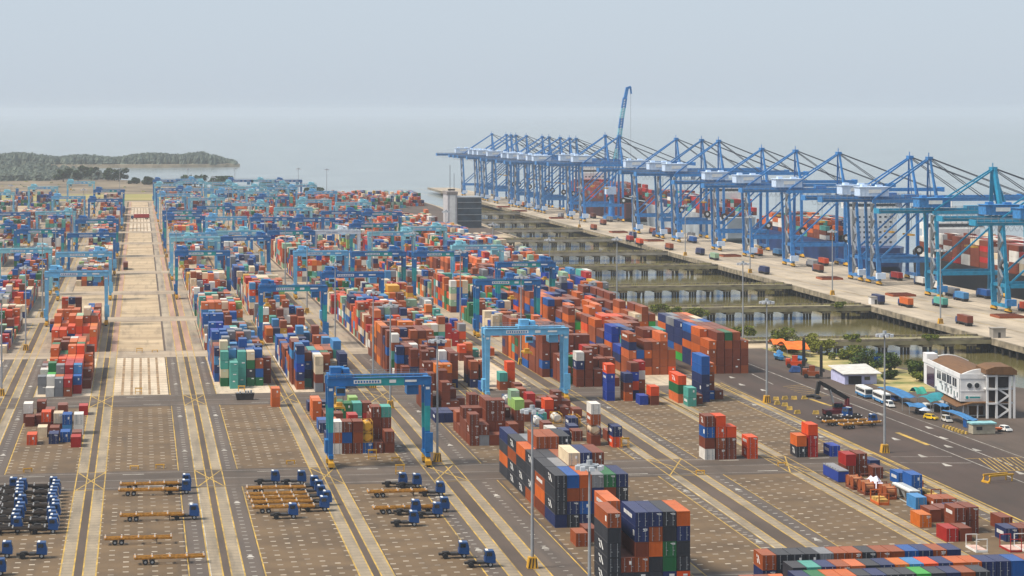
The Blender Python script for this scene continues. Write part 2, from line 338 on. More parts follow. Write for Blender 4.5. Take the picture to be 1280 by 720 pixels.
REDDY = {'maroon-brown': 8, 'rust-brown': 10, 'burnt-orange': 12, 'vermilion': 6, 'crimson': 3, 'navy': 4, 'blue': 3, 'dark-green': 2, 'salmon-pink': 5, 'cream': 3, 'white': 2, 'bright-orange': 3, 'sage-green': 2, 'teal': 1}
DARKS = {'charcoal': 8, 'navy': 8, 'rust-brown': 4, 'burnt-orange': 1.5, 'blue': 2, 'dark-green': 1, 'maroon-brown': 3}
RIGHT40 = {'maroon-brown': 8, 'rust-brown': 8, 'burnt-orange': 6, 'blue': 3, 'navy': 4, 'royal-blue': 1, 'grey': 1.5, 'bright-green': 1, 'teal': 1, 'cream': .7, 'salmon-pink': 2, 'vermilion': 1}
def pick(p):
    t = random.random() * sum(p.values())
    for k, v in p.items():
        t -= v
        if t <= 0: return k
    return k
CONT = []     # every container: lot, row rank key, x, y, z, length, colour, tier, tiers of stack
def stack(lot, x, y, cols, L=L20, first=0, side=None, row=0, z0=0.0, ch=CH):
    """x = left edge, y = front edge"""
    for t, c in enumerate(cols):
        if c is None: continue
        if t < first: continue
        CONT.append(dict(lot=lot, x=x + CW / 2, y=y + L / 2, z=z0 + t * ch, L=L, c=c, t=t, n=len(cols), row=row, y0=y, ch=ch))
def fill(lot, b, y0, y1, pal, hs, p40=0.15, s=None, rows=6, hole=0.06, warp=True):
    """a block of a yard zone; hs = (lowest, highest) tiers"""
    s = BLOCKS[b][2] if s is None else s
    y = y0; grid = []; bays = []; base = random.uniform(*hs); blockcol = pick(pal)
    while y < y1 - L20:
        L = L40 if (random.random() < p40 and y < y1 - L40) else L20
        base = min(hs[1], max(hs[0], base + random.uniform(-1.1, 1.1)))
        if random.random() < 0.5: blockcol = pick(pal)
        hr = []
        for r in range(rows):
            h = int(round(base + random.uniform(-1.3, 1.0)))
            h = max(0, min(int(hs[1]), h))
            if random.random() < hole: h = max(0, h - 2)
            hr.append(h)
        grid.append(hr); bays.append((y, L, blockcol)); y += L + (0.35 if L == L20 else 0.45)
    for j, (y, L, bc) in enumerate(bays):
        for r in range(rows):
            h = grid[j][r]
            if not h: continue
            fr = grid[j - 1][r] if j else 0
            lf = grid[j][r - 1] if r else 0
            rt = grid[j][r + 1] if r < rows - 1 else 0
            first = min(fr, lf, rt, h - 1) if y > 900 else min(fr, lf, rt, h - 1)
            cols = [bc if random.random() < 0.35 else pick(pal) for _ in range(h)]
            x = s + r * PITCH
            stack(lot, (W(x, y) if warp else x) + random.uniform(-.06, .06), y + random.uniform(-.12, .12), cols, L, first, row=j)
B, Rb, O, BO, V, C, N, U, RU, SB, T, DG, LG, CR, WH, GY, CK, YE, SP = ('maroon-brown', 'rust-brown', 'burnt-orange', 'bright-orange', 'vermilion', 'crimson', 'navy', 'blue', 'royal-blue', 'sky-blue', 'teal', 'dark-green', 'lime-green', 'cream', 'white', 'grey', 'charcoal', 'yellow', 'salmon-pink')
# the tall dark block beside the nearest masts
A3 = 'tall dark block'
x = lambda r, s=84.3: s + r * 2.58
for j, cols in enumerate([[[N, CK, CK, CK], [CK, N, Rb, U], [N, U, Rb, O], [CK, N, N, GY], [N, N, B, DG], [CK, N, CK, N]],
                          [[B, O, Rb, CK], [CK, CK, N, GY], [N, Rb, CK, B, CR], [N, N, CK, N, N], [CK, Rb, N, B, B], [N, CK]],
                          [[Rb, CK, CK, CK], [CK, CK, N, CK], [N, Rb, B, Rb], [N, CK, N, CK], [Rb, N, N], [CK]],
                          [[CK, CK, CK, O], [CK, N, CK, N, Rb], [N, N, B, N, Rb], [CK, N, CK, N, CK], [CK], []],
                          [[CK, CK, Rb, CK], [CK, N, N, GY], [N, CK, CK, Rb], [CK, N, B, O], [Rb, CK, CK, CK], [N]],
                          [[CK, O, CK, N], [CK, CK, B], [N, CK], [B, Rb], [], []]]):
    for r, cc in enumerate(cols): stack(A3, x(r), 477 + j * 12.75, cc, L40, row=j + 2)
for r, cc in enumerate([[CK, CK, CK, CK, Rb], [CK, B], [CK, Rb, B, N, N], [CK, CK, O, Rb, N], [N, DG, DG, CK, CK], [V, CK, CK, N, O]]): stack(A3, 83.0 + r * 2.56, 415.5, cc, L40, row=0)
for r, cc in enumerate([[], [CK, N, B, B, SP], [], [N, CK, B, N], [B, B, C, C], [Rb, B, N, Rb]]): stack(A3, 83.0 + r * 2.56, 428.6, cc, L40, row=1)
stack('ground container', 84.7, 455.7, [Rb], row=0); stack('ground container', 87.5, 460.5, [B], row=1)
# under the teal-banded gantry
B2 = 'block under teal gantry'
for j, cols in enumerate([[[WH, O, WH], [B, U, B], [B, Rb, B], [U], [B], [B, B]], [[WH], [B, U], [Rb, YE], [T, B], [B, B, B, B], [B, B, B, T]], [[], [], [YE, B, C], [B, T], [B, B, B], [B]],
                          [[N], [], [B, N], [B], [], []], [], [], [[N], [N], [B], [DG], [], []], [[U], [SP], [], [], [], []], [], [[], [B], [B], [DG, DG], [T, T], [C, B]], [[O, O], [SP], [], [], [LG], []], [[O, SP], [], [N], [DG], [T, LG], []], [[], [], [B, YE], [], [], []], [[N], [N], [], [DG], [], []]]):
    for r, cc in enumerate(cols): stack(B2, 47.2 + r * PITCH + random.uniform(-.1, .1), 588 + j * 6.5, cc, L20, row=j)
stack('orange pair', 37.5, 684, [O, SP]); 
# maroon stacks left of the scattered tanks
B3 = 'maroon block before cross road'
for j, cols in enumerate([[[B, B, B], [GY, B], [B], [B], [GY, B], []], [[B, B], [B, B], [B, B, B, B], [Rb, B, B, B], [B, B], [B, B, B, 'lime-green']], [[B, B, B], [B, B, B], [B, B, B, B], [B], [B, B, B], [B, B]], [[B], [B, B, B, B], [B, B, B], [B, B, B], [], [B, B]], [[B, Rb], [B, B], [B], [B, B], [B], []],
                          [[], [], [], [], [], []], [[], [], [], [], [], []], [[N], [N], [], [], [B], []], [[N], [N], [B], [B], [], []], [], [], [[B, B, B], [], [B, B, B], [B], [], []], [[B, B, B], [], [B, B, B, B], [B, B], [B], []], [[B, B, B], [B], [B], [], [], []]]):
    for r, cc in enumerate(cols): stack(B3, 83.3 + r * 2.55 - (3.2 if j > 4 else 0), 597 + j * 6.5, cc, L20, row=j)
# low scattered lot
B4 = 'low tank lot'
for xx, yy, cc in ((118.9, 588.5, [V, N]), (114.6, 626.5, [N]), (111.2, 645.5, [C, V]), (104.7, 641, [B, B]), (108, 638, [T]), (113.6, 651, [B, B]), (116.4, 650, [B]), (119.2, 645, [B]), (108.5, 660, [C, C]), (105.2, 668, ['olive' if 0 else 'lime-green', 'sage-green']), (111.5, 664, [B]), (116.8, 664, [B, B]), (119.4, 664, [B]), (107.8, 672, [C, Rb]), (114.2, 672, [B]), (119, 672, [B]), (114.0, 592, [B, None, Rb, WH]), (111, 601, [B]), (108, 603, [N]), (105.4, 608, [WH]), (117, 606, [N]), (119.8, 600, [B]), (106, 618, [B]), (111.8, 611, [N])):
    stack(B4, xx, yy, cc, row=int((yy - 588) / 7))
# blue-sided stacks on the open slots
B5 = 'vermilion-topped group'
for xx, yy, cc, L in ((136.2, 683, [RU, RU, RU, V], L20), (141.4, 682, [O, B, N], L20), (144.1, 686, [N, V, RU, B], L20), (146.9, 690, [B, Rb, WH, C], L20), (144.0, 672.3, [RU], L20), (147.0, 671.3, [B, V], L20)): stack(B5, xx, yy, cc, L, row=0 if yy < 675 else 1)
B6 = 'teal pair group'
for xx, yy, cc, L in ((155.9, 674.5, [SP, DG, V], L40), (157.0, 666.4, [T, T], L20), (163.3, 676, [N, N, N, U, U], L40), (166.2, 682, [U, B, Rb, O], L20), (160.2, 672, [B], L20), (168.9, 682.0, [B], L20)): stack(B6, xx, yy, cc, L, row=0 if yy < 675 else 1)
F5 = 'four stacks by crossroad'
for xx, cc in ((137.1, [WH, B, U, B]), (139.9, [B, Rb, V, V]), (142.6, [B, B, V]), (148.0, [V, V])): stack(F5, xx, 564, cc)
F6 = 'small group under mast'
for xx, cc in ((160.6, [CK, O]), (163.5, [C, C, V]), (169.2, [RU])): stack(F6, xx, 564.5, cc)
# left of the empty alley
BL = 'low lot left of alley'
for xx, yy, cc in ((-28.9, 616, [V]), (-23.4, 617, [N]), (-20.6, 620, [U]), (-17.6, 610, [C]), (-17.6, 619, [B]), (-26.8, 630, [CR]), (-23.6, 629, [B]), (-22.9, 637, [B, CR]), (-26.2, 640, [B, V]), (-20.5, 634, [SB, U]), (-17.5, 634, [WH, WH]), (-31.0, 652, [B]), (-31.8, 659, [B, WH]), (-28.4, 655, [B]), (-28.4, 664, [B, B]), (-22.4, 655, [Rb, B]), (-22.8, 674, [Rb]), (-17.2, 674, [C]), (-25.4, 646, [C, B])):
    stack(BL, xx, yy, cc, row=int((yy - 610) / 7))
BM = 'crimson block left of alley'
for j, cols in enumerate([[[], [WH], [GY, GY], [Rb, C], [], []], [[GY, GY], [N, WH], [B, SP], [B, C], [C, U], []], [[], [N, 'bright-green'], [LG, LG, GY], [C, C, C], [C, C, SB], []], [[], [U, DG, DG], [B, B], [C, C, C], [C, C, C], [B]], [[WH, WH], [B, V], [O, O], [B, Rb, C], [C, C, C], [B, B]], [[WH], [V, V, O], [V, O, V], [C, V, V], [O, V, V], []],
                          [[WH, GY], [B, V, O, O], [O, V, V], [V, V, SP], [O, V, V], [B, O]], [[B, B], [O, B, Rb, O], [O, Rb, DG], [V, O, O, SP], [V, O, V, V], [B, O, O]], [[Rb], [O, O, O, DG], [Rb, O, DG], [O, GY, SB], [O, V, V, DG], [O, V]], [[B], [O, O, Rb], [O, V, V, B], [O, V, SB, O], [V, O, DG, O], []], [[], [O, O, O, Rb], [O, V, V], [O, V, SP, O], [V, O, BO, O], [B, B]], [[], [O, O, O], [U, O, O, Rb], [U, V, SP, WH], [V, O, BO, O], [B, B, B]]]):
    for r, cc in enumerate(cols): stack(BM, -30.8 + r * PITCH, 719 + j * 6.5, cc, L20, row=j)
# first full blocks
BN = 'green-fronted block'
for j, cols in enumerate([[[], [T, T, T], [], [], [], []], [[DG, CR, T, T], [DG, T, T], [T, T, T, T], [DG, CK, DG, CR], [DG, U, Rb], []], [[B, GY, CR, B, CR], [B, N, U, SB], [B, B, N, N], [B, O, U, U], [N, U, SB, U], [B, B, B]]]):
    for r, cc in enumerate(cols): stack(BN, 24.6 + r * 2.7, 731 + j * 6.5, cc, L20, row=j)
fill(BN, 1, 750.5, 829, BLUEY, (3.4, 5))
BP = 'block behind teal gantry'
for j, cols in enumerate([[[], [], [GY, B, CR, CR], [B, CR], [], []], [[Rb, N, RU, U, N], [], [B, B, CR, WH], [V, V, B, Rb], [CR, CR], [N, N, N, N]], [[B, Rb, U, N, SB], [T, N, U, B], [N, B, U, U], [B, B, DG, DG], [B, N, CR], [N, U, N, N]]]):
    for r, cc in enumerate(cols): stack(BP, 47.4 + r * PITCH, 719 + j * 6.5, cc, L20, row=j)
fill(BP, 2, 739, 829, dict(BLUEY, **{'burnt-orange': 6, 'cream': 4}), (2.6, 5))
BQ = 'maroon block left of blue gantry'
for j, cols in enumerate([[[], [], [B, B], [BO if 0 else B, B, BO], [B, B, BO], []], [[], [], [B, B, B], [B, B, B], [B, B, U], [N, Rb, B, B]], [[], [], [Rb, B, B, B], [B, B, N], [B, B, WH, WH], [N, Rb, B, B]], [[B, B], [B, N, B, B], [B, B, Rb], [B, B, B, B], [B, B], [B, B, N, B]]]):
    for r, cc in enumerate(cols): stack(BQ, 81.2 + r * 2.7, 716 + j * 6.5, cc, L20, row=j)
fill(BQ, 3, 745, 770, dict(BROWN, teal=2, blue=3, white=2), (3, 5), s=81.5); fill(BQ, 3, 770, 829, dict(BROWN, **{'burnt-orange': 4, 'bright-orange': 3, 'blue': 3}), (3.4, 5), s=81.2)
BR = 'few stacks behind blue gantry'
for xx, yy, cc in ((102.9, 713, [U]), (104.2, 722, [DG, B, Rb]), (101.0, 722, [N, B, Rb]), (108.9, 714, [Rb, T]), (112.0, 719, [O, V, V]), (112.4, 707, [B]), (101.5, 735, [N, B, B]), (108, 800, [B, V]), (111, 806, [Rb, O]), (117, 806, [Rb]), (114, 812, [T]), (120, 815, [O]), (105, 818, [O, SP])): stack(BR, xx, yy, cc, row=int((yy - 705) / 7))
BS = 'maroon block behind open slots'
for j, cols in enumerate([[[], [B, B, N, WH], [B, B, B, B], [B, B], [B], [B]], [[DG, B], [B], [B, B, B], [B, B, B], [B, B, B], [B, B, B]], [[B, B, B], [B, DG, DG], [B], [B, B, B, B], [B, B, B], [Rb, B, B, B]], [[B, B, B], [B], [B, B, C], [B, C, C, C], [O, Rb, Rb, Rb], [B, B, B, B]]]):
    for r, cc in enumerate(cols): stack(BS, 131.0 + r * 2.8, 719 + j * 6.7, cc, L20, row=j)
fill(BS, 5, 747, 829, dict(BROWN, **{'burnt-orange': 5, 'bright-orange': 2, 'salmon-pink': 2, 'navy': 3}), (2.5, 5), s=129.5)
fill('left part of long stacks', 6, 748, 829, RIGHT40, (4, 5), p40=1, s=158.5)
BT = 'great maroon stack'
for j in range(6):
    for r in range(5):
        n = [3, 4, 4, 4, 4][r] if 0 else (4 if r == 4 else 5)
        if r == 0 and j == 0: n = 4
        cc = [pick({'maroon-brown': 10, 'rust-brown': 3}) if j < 3 else pick(RIGHT40) for _ in range(n)]
        if j == 0 and r == 2: cc[-1] = DG
        if r == 0: cc = [pick({'burnt-orange': 3, 'rust-brown': 3}) for _ in range(n)] if j < 2 else [pick({'blue': 6, 'navy': 4, 'burnt-orange': 2, 'rust-brown': 2, 'grey': 1, 'bright-green': .6}) for _ in range(n)]
        stack(BT, 183.2 + r * 2.68, 748 + j * 12.9, cc, L40, row=j)
# bottom-right transverse rows of side-by-side boxes
D1, D2, D3 = 'rear foreground wall', 'middle foreground wall', 'front foreground wall'
tops = [Rb, CK, CK, CK, GY, Rb, Rb, CK, Rb, Rb, U, N, Rb, N]
for r, c in enumerate(tops): stack(D1, 107.6 + r * 2.6, 400 - r * .0, [pick(DARKS), pick(DARKS), c], row=0)
t2 = [CK, T, N, Rb, SP, CK, N, BO, SB, V, N, O, O, N, N, U, Rb, N]
for r, c in enumerate(t2): stack(D2, 109.5 + r * 2.6, 387.6, [pick(DARKS), pick(DARKS), c], row=0, ch=2.75)
t3 = [N, DG, O, O, CK, N, CK, CK, 'bright-green', CK, N, Rb, CK]
for r, c in enumerate(t3): stack(D3, 108.6 + r * 2.6, 381.2, [pick(DARKS), pick(DARKS), c], row=0, ch=2.62)
for r, cc in enumerate([[Rb, Rb], [CK, B], [CK, SP]]): stack(D3, 102.5 + r * 2.6, 391, cc, row=1)
# low lot of special cargo
A6 = 'special cargo lot'
for xx, yy, cc, L in ((163.2, 532, [B, C], L20), (166.2, 533, [B, B], L20), (168.8, 529, [B], L20), (171.6, 540, [N], L20), (172.0, 520, [U], L20), (174.4, 519, [N], L20), (168.4, 500, [U, U], L20), (164.8, 486.5, [SB], L20), (168.0, 484, [Rb], L20), (170.6, 484, [Rb], L20), (162.6, 471, [B], L20), (165.4, 472.5, [B], L20), (168.1, 473.2, [N], L20), (170.9, 474, [B], L20), (158.6, 465.5, [BO], L20), (163.0, 457, [B, B], L20), (165.8, 457.5, [B, B], L20), (158.6, 449.3, [C], L20), (161.4, 449.3, [B], L20), (170.3, 447.5, [N], L20), (173, 447.5, [B], L20), (175.6, 448, [B], L20), (174, 460, [B], L20)):
    stack(A6, xx, yy, cc, L, row=int((yy - 447) / 9))
# everything further off
for b in range(-5, 7):
    for zi, (y0, y1) in enumerate(ZONES):
        if b == 0 or zi < 2: continue
        if zi == 2 and b >= -1: continue
        if b == -5 and zi < 6: continue
        if b == -4 and zi < 4: continue
        pal = MIX
        if b == 6: pal = RIGHT40
        elif b == -1 and zi < 5: pal = REDDY
        elif zi in (3, 4): pal = MIX
        elif b >= 4 and zi >= 5: pal = dict(MIX, **{'maroon-brown': 14, 'navy': 9})
        elif zi >= 5: pal = random.choice([MIX, MIX, BLUEY, dict(MIX, **{'maroon-brown': 12, 'navy': 9})])
        r = random.random()
        if b < 0 and r < 0.22: continue
        hs = (2.2, 5) if r < 0.8 else (1, 3.4)
        yy0 = y0 if random.random() < 0.7 else y0 + random.uniform(0, 50)
        if b == -2 and zi == 2: continue
        if b == -3 and zi == 2: continue
        fill('far', b, yy0, y1, pal, hs, p40=0.9 if b == 6 else random.choice([0.05, 0.1, 0.7]), hole=0.05)
fill('far', 6, ZONES[3][0], ZONES[3][1], RIGHT40, (3.5, 5), p40=1, s=185, rows=3)
for zi, x0, rows in ((4, 176, 10), (5, 171, 12), (6, 166, 14), (7, 163, 14), (8, 160, 15), (9, 155, 15), (10, 150, 14), (11, 147, 10)):
    fill('far', 6, ZONES[zi][0] + random.uniform(0, 20), ZONES[zi][1], random.choice([RIGHT40, MIX, MIX, BLUEY]), (2.5, 5), p40=.5, s=x0, rows=rows, warp=False)
for (x0, y0, y1) in ((200, 1720, 1790), (175, 1980, 2220), (195, 2000, 2220), (215, 2060, 2225), (236, 2100, 2215)):
    fill('far', 6, y0, y1, dict(MIX, **{'navy': 12, 'maroon-brown': 12, 'grey': 8}), (2, 4), p40=.6, s=x0, rows=6, warp=False)
# ------------------------------------------------------------------ ships' deck cargo joins the distant boxes
SHIPS = [(405, 905, 1240, 8.0, 'S1'), (398, 1275, 1540, 8.5, 'S2'), (391, 1575, 1850, 12.0, 'S3'), (383, 1880, 2160, 10.0, 'S4')]
SHIPPAL = [{'maroon-brown': 11, 'white': 6, 'cream': 2, 'crimson': 3}, {'navy': 4, 'teal': 3, 'burnt-orange': 4, 'maroon-brown': 6, 'white': 2}, {'maroon-brown': 7, 'crimson': 5, 'teal': 3, 'white': 2, 'navy': 3}, {'maroon-brown': 8, 'crimson': 5, 'rust-brown': 3, 'grey': 2}]
for (sx, y0, y1, dz, nm), pal in zip(SHIPS, SHIPPAL):
    hh = {'S1': 5, 'S2': 4, 'S3': 4, 'S4': 5}[nm]
    y = y0 + 14
    while y < y1 - 45:
        base = hh + random.choice([-2, -1, 0, 0, 0])
        if nm == 'S2' and y < y0 + 60: y += 13.2; continue
        for r in range(0, 12):
            n = max(1, base + random.choice([-1, 0, 0, 0]))
            lo = 0 if r in (0, 11) else n - 2
            stack('ship', sx + 1.2 + r * 2.6, y, [pick(pal) for _ in range(n)], L40, max(0, lo), z0=dz + 1.0)
        y += 13.2
# ------------------------------------------------------------------ which boxes show largest (a coarse item buffer over the photo's frame)
IW, IH = 1280, 720
buf = np.full((IH, IW), -1, np.int32)
def fillpoly(pts, idv):
    xs = [p[0] for p in pts]; ys = [p[1] for p in pts]
    x0, x1, y0, y1 = max(0, int(min(xs))), min(IW - 1, int(max(xs)) + 1), max(0, int(min(ys))), min(IH - 1, int(max(ys)) + 1)
    if x0 > x1 or y0 > y1: return
    gx = np.arange(x0, x1 + 1) + .5; gy = (np.arange(y0, y1 + 1) + .5)[:, None]
    a = sum(pts[i][0] * pts[(i + 1) % len(pts)][1] - pts[(i + 1) % len(pts)][0] * pts[i][1] for i in range(len(pts)))
    s = 1 if a > 0 else -1; ok = None
    for i in range(len(pts)):
        (ax, ay), (bx, by) = pts[i], pts[(i + 1) % len(pts)]
        h = s * ((bx - ax) * (gy - ay) - (by - ay) * (gx - ax)) >= 0
        ok = h if ok is None else ok & h
    buf[y0:y1 + 1, x0:x1 + 1][ok] = idv
near = [i for i, c in enumerate(CONT) if c['y'] < 960 and c['lot'] != 'ship']
AWAY = {'far', 'ship'}
near.sort(key=lambda i: (-round(depth(CONT[i]['x'], CONT[i]['y0']), 1), CONT[i]['z']))
for i in near:
    c = CONT[i]; x0, x1, y0, y1, z0, z1 = c['x'] - CW / 2, c['x'] + CW / 2, c['y'] - c['L'] / 2, c['y'] + c['L'] / 2, c['z'], c['z'] + c['ch']
    q = lambda *a: proj(*a)[:2]
    fillpoly([q(x0, y0, z1), q(x1, y0, z1), q(x1, y1, z1), q(x0, y1, z1)], i)
    if x0 > y0 * SA / CA * 0 and x0 > 0: fillpoly([q(x0, y0, z0), q(x0, y0, z1), q(x0, y1, z1), q(x0, y1, z0)], i)
    else: fillpoly([q(x1, y0, z0), q(x1, y0, z1), q(x1, y1, z1), q(x1, y1, z0)], i)
    fillpoly([q(x0, y0, z0), q(x1, y0, z0), q(x1, y0, z1), q(x0, y0, z1)], i)
cnt = np.bincount(buf[buf >= 0], minlength=len(CONT))
for i in near:
    if CONT[i]['lot'] in AWAY: cnt[i] = 0
order = np.argsort(-cnt)[:300]
SEL = set(int(i) for i in order if cnt[i] > 0)
from collections import Counter
print('SELECTED', len(SEL), 'of', len(CONT), 'min px', min(cnt[i] for i in SEL), Counter(CONT[i]['lot'] for i in SEL))
# ------------------------------------------------------------------ build the boxes
def corrugated(L, H=CH):
    """20 or 40 foot box: corrugated long sides, end wall and roof, frame, corner castings; front (door) end at -Y is left for the doors"""
    m = MB(); w2, l2 = CW / 2, L / 2
    n = 22 if L < 8 else 44
    st = (L - 0.4) / n
    prof = []
    for i in range(n):
        y = -l2 + .2 + i * st
        prof += [(y, 0), (y + st * .36, 0), (y + st * .5, .045), (y + st * .86, .045)]
    prof.append((l2 - .2, 0))
    for sx in (-1, 1):
        for (ya, da), (yb, db) in zip(prof[:-1], prof[1:]):
            xa, xb = sx * (w2 - .02 - da), sx * (w2 - .02 - db)
            q = [(xa, ya, .14), (xb, yb, .14), (xb, yb, H - .1), (xa, ya, H - .1)]
            m.face(q if sx > 0 else q[::-1])
    ne = 9; st = (CW - .3) / ne                      # end wall at +Y
    prof = []
    for i in range(ne):
        x = -w2 + .15 + i * st; prof += [(x, 0), (x + st * .36, 0), (x + st * .5, .045), (x + st * .86, .045)]
    prof.append((w2 - .15, 0))
    for (xa, da), (xb, db) in zip(prof[:-1], prof[1:]):
        m.face([(xb, l2 - .02 - db, .14), (xa, l2 - .02 - da, .14), (xa, l2 - .02 - da, H - .1), (xb, l2 - .02 - db, H - .1)])
    nr = 12 if L < 8 else 24; st = (L - .3) / nr        # roof with shallow ribs
    for i in range(nr):
        y = -l2 + .15 + i * st
        for a, b, za, zb in ((0, .5, 0, 0), (.5, .6, 0, .025), (.6, .9, .025, .025), (.9, 1, .025, 0)):
            m.face([(-w2 + .08, y + a * st, H - .05 + za), (w2 - .08, y + a * st, H - .05 + za), (w2 - .08, y + b * st, H - .05 + zb), (-w2 + .08, y + b * st, H - .05 + zb)])
    m.face([(-w2, -l2 + .06, .1), (w2, -l2 + .06, .1), (w2, -l2 + .06, H - .1), (-w2, -l2 + .06, H - .1)])     # behind the doors
    for sx in (-1, 1):
        a = sx * w2
        m.box(min(a, a - sx * .1), max(a, a - sx * .1), -l2 + .2, l2 - .2, 0.02, .15); m.box(min(a, a - sx * .09), max(a, a - sx * .09), -l2 + .2, l2 - .2, H - .11, H - .015)
        for sy in (-1, 1):
            c = sy * l2
            m.box(min(a, a - sx * .14), max(a, a - sx * .14), min(c, c - sy * .2), max(c, c - sy * .2), 0.0, H)
    for sy in (-1, 1):
        c = sy * l2
        m.box(-w2 + .14, w2 - .14, min(c, c - sy * .12), max(c, c - sy * .12), 0.02, .16); m.box(-w2 + .14, w2 - .14, min(c, c - sy * .12), max(c, c - sy * .12), H - .12, H - .02)
    return m
def door_mesh(s_, L):
    m = MB(); y = -L / 2 + .05; x0, x1 = (-CW / 2 + .15, -.012) if s_ < 0 else (.012, CW / 2 - .15)
    H = CH
    for i in range(5):
        z0 = .17 + i * (H - .3) / 5; z1 = z0 + (H - .3) / 5 - .05
        m.box(x0, x1, y - .03, y, z0, z1)
    m.box(x0, x1, y, y + .02, .16, H - .13)
    return m
def rod_mesh(xc, L):
    m = MB(); y = -L / 2 - .005
    m.box(xc - .03, xc + .03, y - .035, y + .02, .12, CH - .1); m.box(xc - .02, xc + .3, y - .06, y - .02, 1.02, 1.12)
    for z in (.3, 1.5, 2.4): m.box(xc - .07, xc + .07, y - .045, y + .02, z, z + .1)
    return m
paint0 = CM['maroon-brown']
ME = {}
for L in (L20, L40):
    k = 20 if L == L20 else 40
    ME['body', k] = corrugated(L).mesh('container_body', [paint0]); ME['body', k].materials[0] = paint0
    for i, s_ in enumerate((-1, 1)):
        ME['door', k, i] = door_mesh(s_, L).mesh('door', [paint0]); ME['rod', k, i] = rod_mesh(s_ * .62, L).mesh('lock_rod', [steel])
    yf = -L / 2 - .012
    for v, rows_ in enumerate((((2.25, .2, 1.0, .16), (2.06, .35, 1.0, .12), (1.92, .2, .8, .08)), ((1.55, .2, .62, .5), (1.4, .2, .62, .1)), ((2.3, .15, 1.02, .1), (2.18, .3, 1.02, .07), (2.09, .5, 1.02, .05)))):
        m = MB(); [m.box(a, b, yf, -L / 2 + .05, z, z + hh) for z, a, b, hh in rows_]; ME['mark', k, v] = m.mesh('lettering', [white])
    x = -CW / 2 - .012; q_ = 2.0 if k == 40 else 1.0
    m = MB()
    for q in ([(-1.1, .75), (-.75, .75), (.2, 2.1), (-.15, 2.1)], [(.05, .75), (.4, .75), (.8, 1.35), (.55, 1.5)], [(.5, 1.7), (.8, 1.7), (1.1, 2.15), (.8, 2.15)]):
        m.hexa([(x, y * q_, z) for y, z in q] + [(x + .06, y * q_, z) for y, z in q])
    ME['side', k, 0] = m.mesh('lettering', [white])
    m = MB(); [m.box(x, x + .06, (-1.6 + i_ * .62) * q_, (-1.12 + i_ * .62) * q_, 1.15, 1.85) for i_ in range(6)]; ME['side', k, 1] = m.mesh('lettering', [white])
    m = MB(); m.box(x, x + .06, -L * .42, -L * .42 + 1.1, 1.0, 2.0); ME['side', k, 2] = m.mesh('lettering', [white])
def matslot(o, m): o.material_slots[0].link = 'OBJECT'; o.material_slots[0].material = m
LOTP = {A3: 'tall dark block', 'ground container': '', B2: 'block under teal gantry', 'orange pair': '', B3: 'maroon lot before cross road', B4: 'low tank-container lot', B5: 'vermilion-topped group', B6: 'group around teal pair', F5: 'four isolated crossroad stacks',
        F6: 'group beside yellow-footed mast', BL: 'low lot left of alley', BM: 'crimson block left of alley', BN: 'green-fronted block', BP: 'blue-fronted block', BQ: 'maroon block behind lamp masts', BR: 'stacks behind light-blue gantry', BS: 'maroon block behind open slots',
        'left part of long stacks': 'long stacks beside maroon wall', BT: 'great maroon end stack', D1: 'rear bottom-right wall', D2: 'middle bottom-right wall', D3: 'front bottom-right wall', A6: 'special-cargo lot'}
TIER = ['on the ground', 'one tier up', 'two tiers up', 'three tiers up', 'four tiers up']
rowsof = {}
for c in CONT:
    if c['lot'] in LOTP: rowsof.setdefault(c['lot'], {}).setdefault(c['row'], set()).add(round(c['x'], 2))
def rowname(i): return 'front' if i == 0 else nth(i)
for i in sorted(SEL):
    c = CONT[i]; k = 20 if c['L'] == L20 else 40
    lot = c['lot']; rows = sorted(rowsof[lot]); ri = rows.index(c['row']); xs = sorted(rowsof[lot][c['row']]); xi = xs.index(round(c['x'], 2))
    tier = TIER[c['t']] if c['t'] < c['n'] - 1 or c['n'] == 1 else 'on top'
    if lot == 'ground container': lab = f"{c['c']} container alone on the ground, {'touching' if c['row'] else 'just before'} the tall dark block"
    elif lot == 'orange pair': lab = f"{c['c']} container {tier} of an isolated two-high stack beside the runway"
    elif lot in (D1, D2, D3) and len(rows) == 1: lab = f"{c['c']} container {tier}, {nth(xi)} from left in the {LOTP[lot]}"
    else: lab = f"{c['c']} container {tier}, {nth(xi)} from left, {rowname(ri)} row of {LOTP[lot]}"
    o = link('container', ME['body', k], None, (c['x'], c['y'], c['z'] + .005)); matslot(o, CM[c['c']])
    o.scale = (1, 1, c['ch'] / CH * .995)
    flip = random.random() < 0.28
    tag(o, lab, 'container', 'shipping containers stacked in the yard')
    if flip: o.rotation_euler = (0, 0, math.pi)
    d = depth(c['x'], c['y'])
    for s_ in (0, 1):
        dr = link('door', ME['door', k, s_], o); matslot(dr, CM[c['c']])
        if d < 640: link('lock_rod', ME['rod', k, s_], dr)
    if random.random() < 0.55: link('lettering', ME['mark', k, random.randrange(3)], o)
    if (random.random() < (0.85 if c['c'] in ('charcoal', 'navy', 'royal-blue', 'vermilion') else 0.25)) and not flip: link('lettering', ME['side', k, random.choice((0, 1, 1, 2)) if c['c'] != 'charcoal' else 0], o)
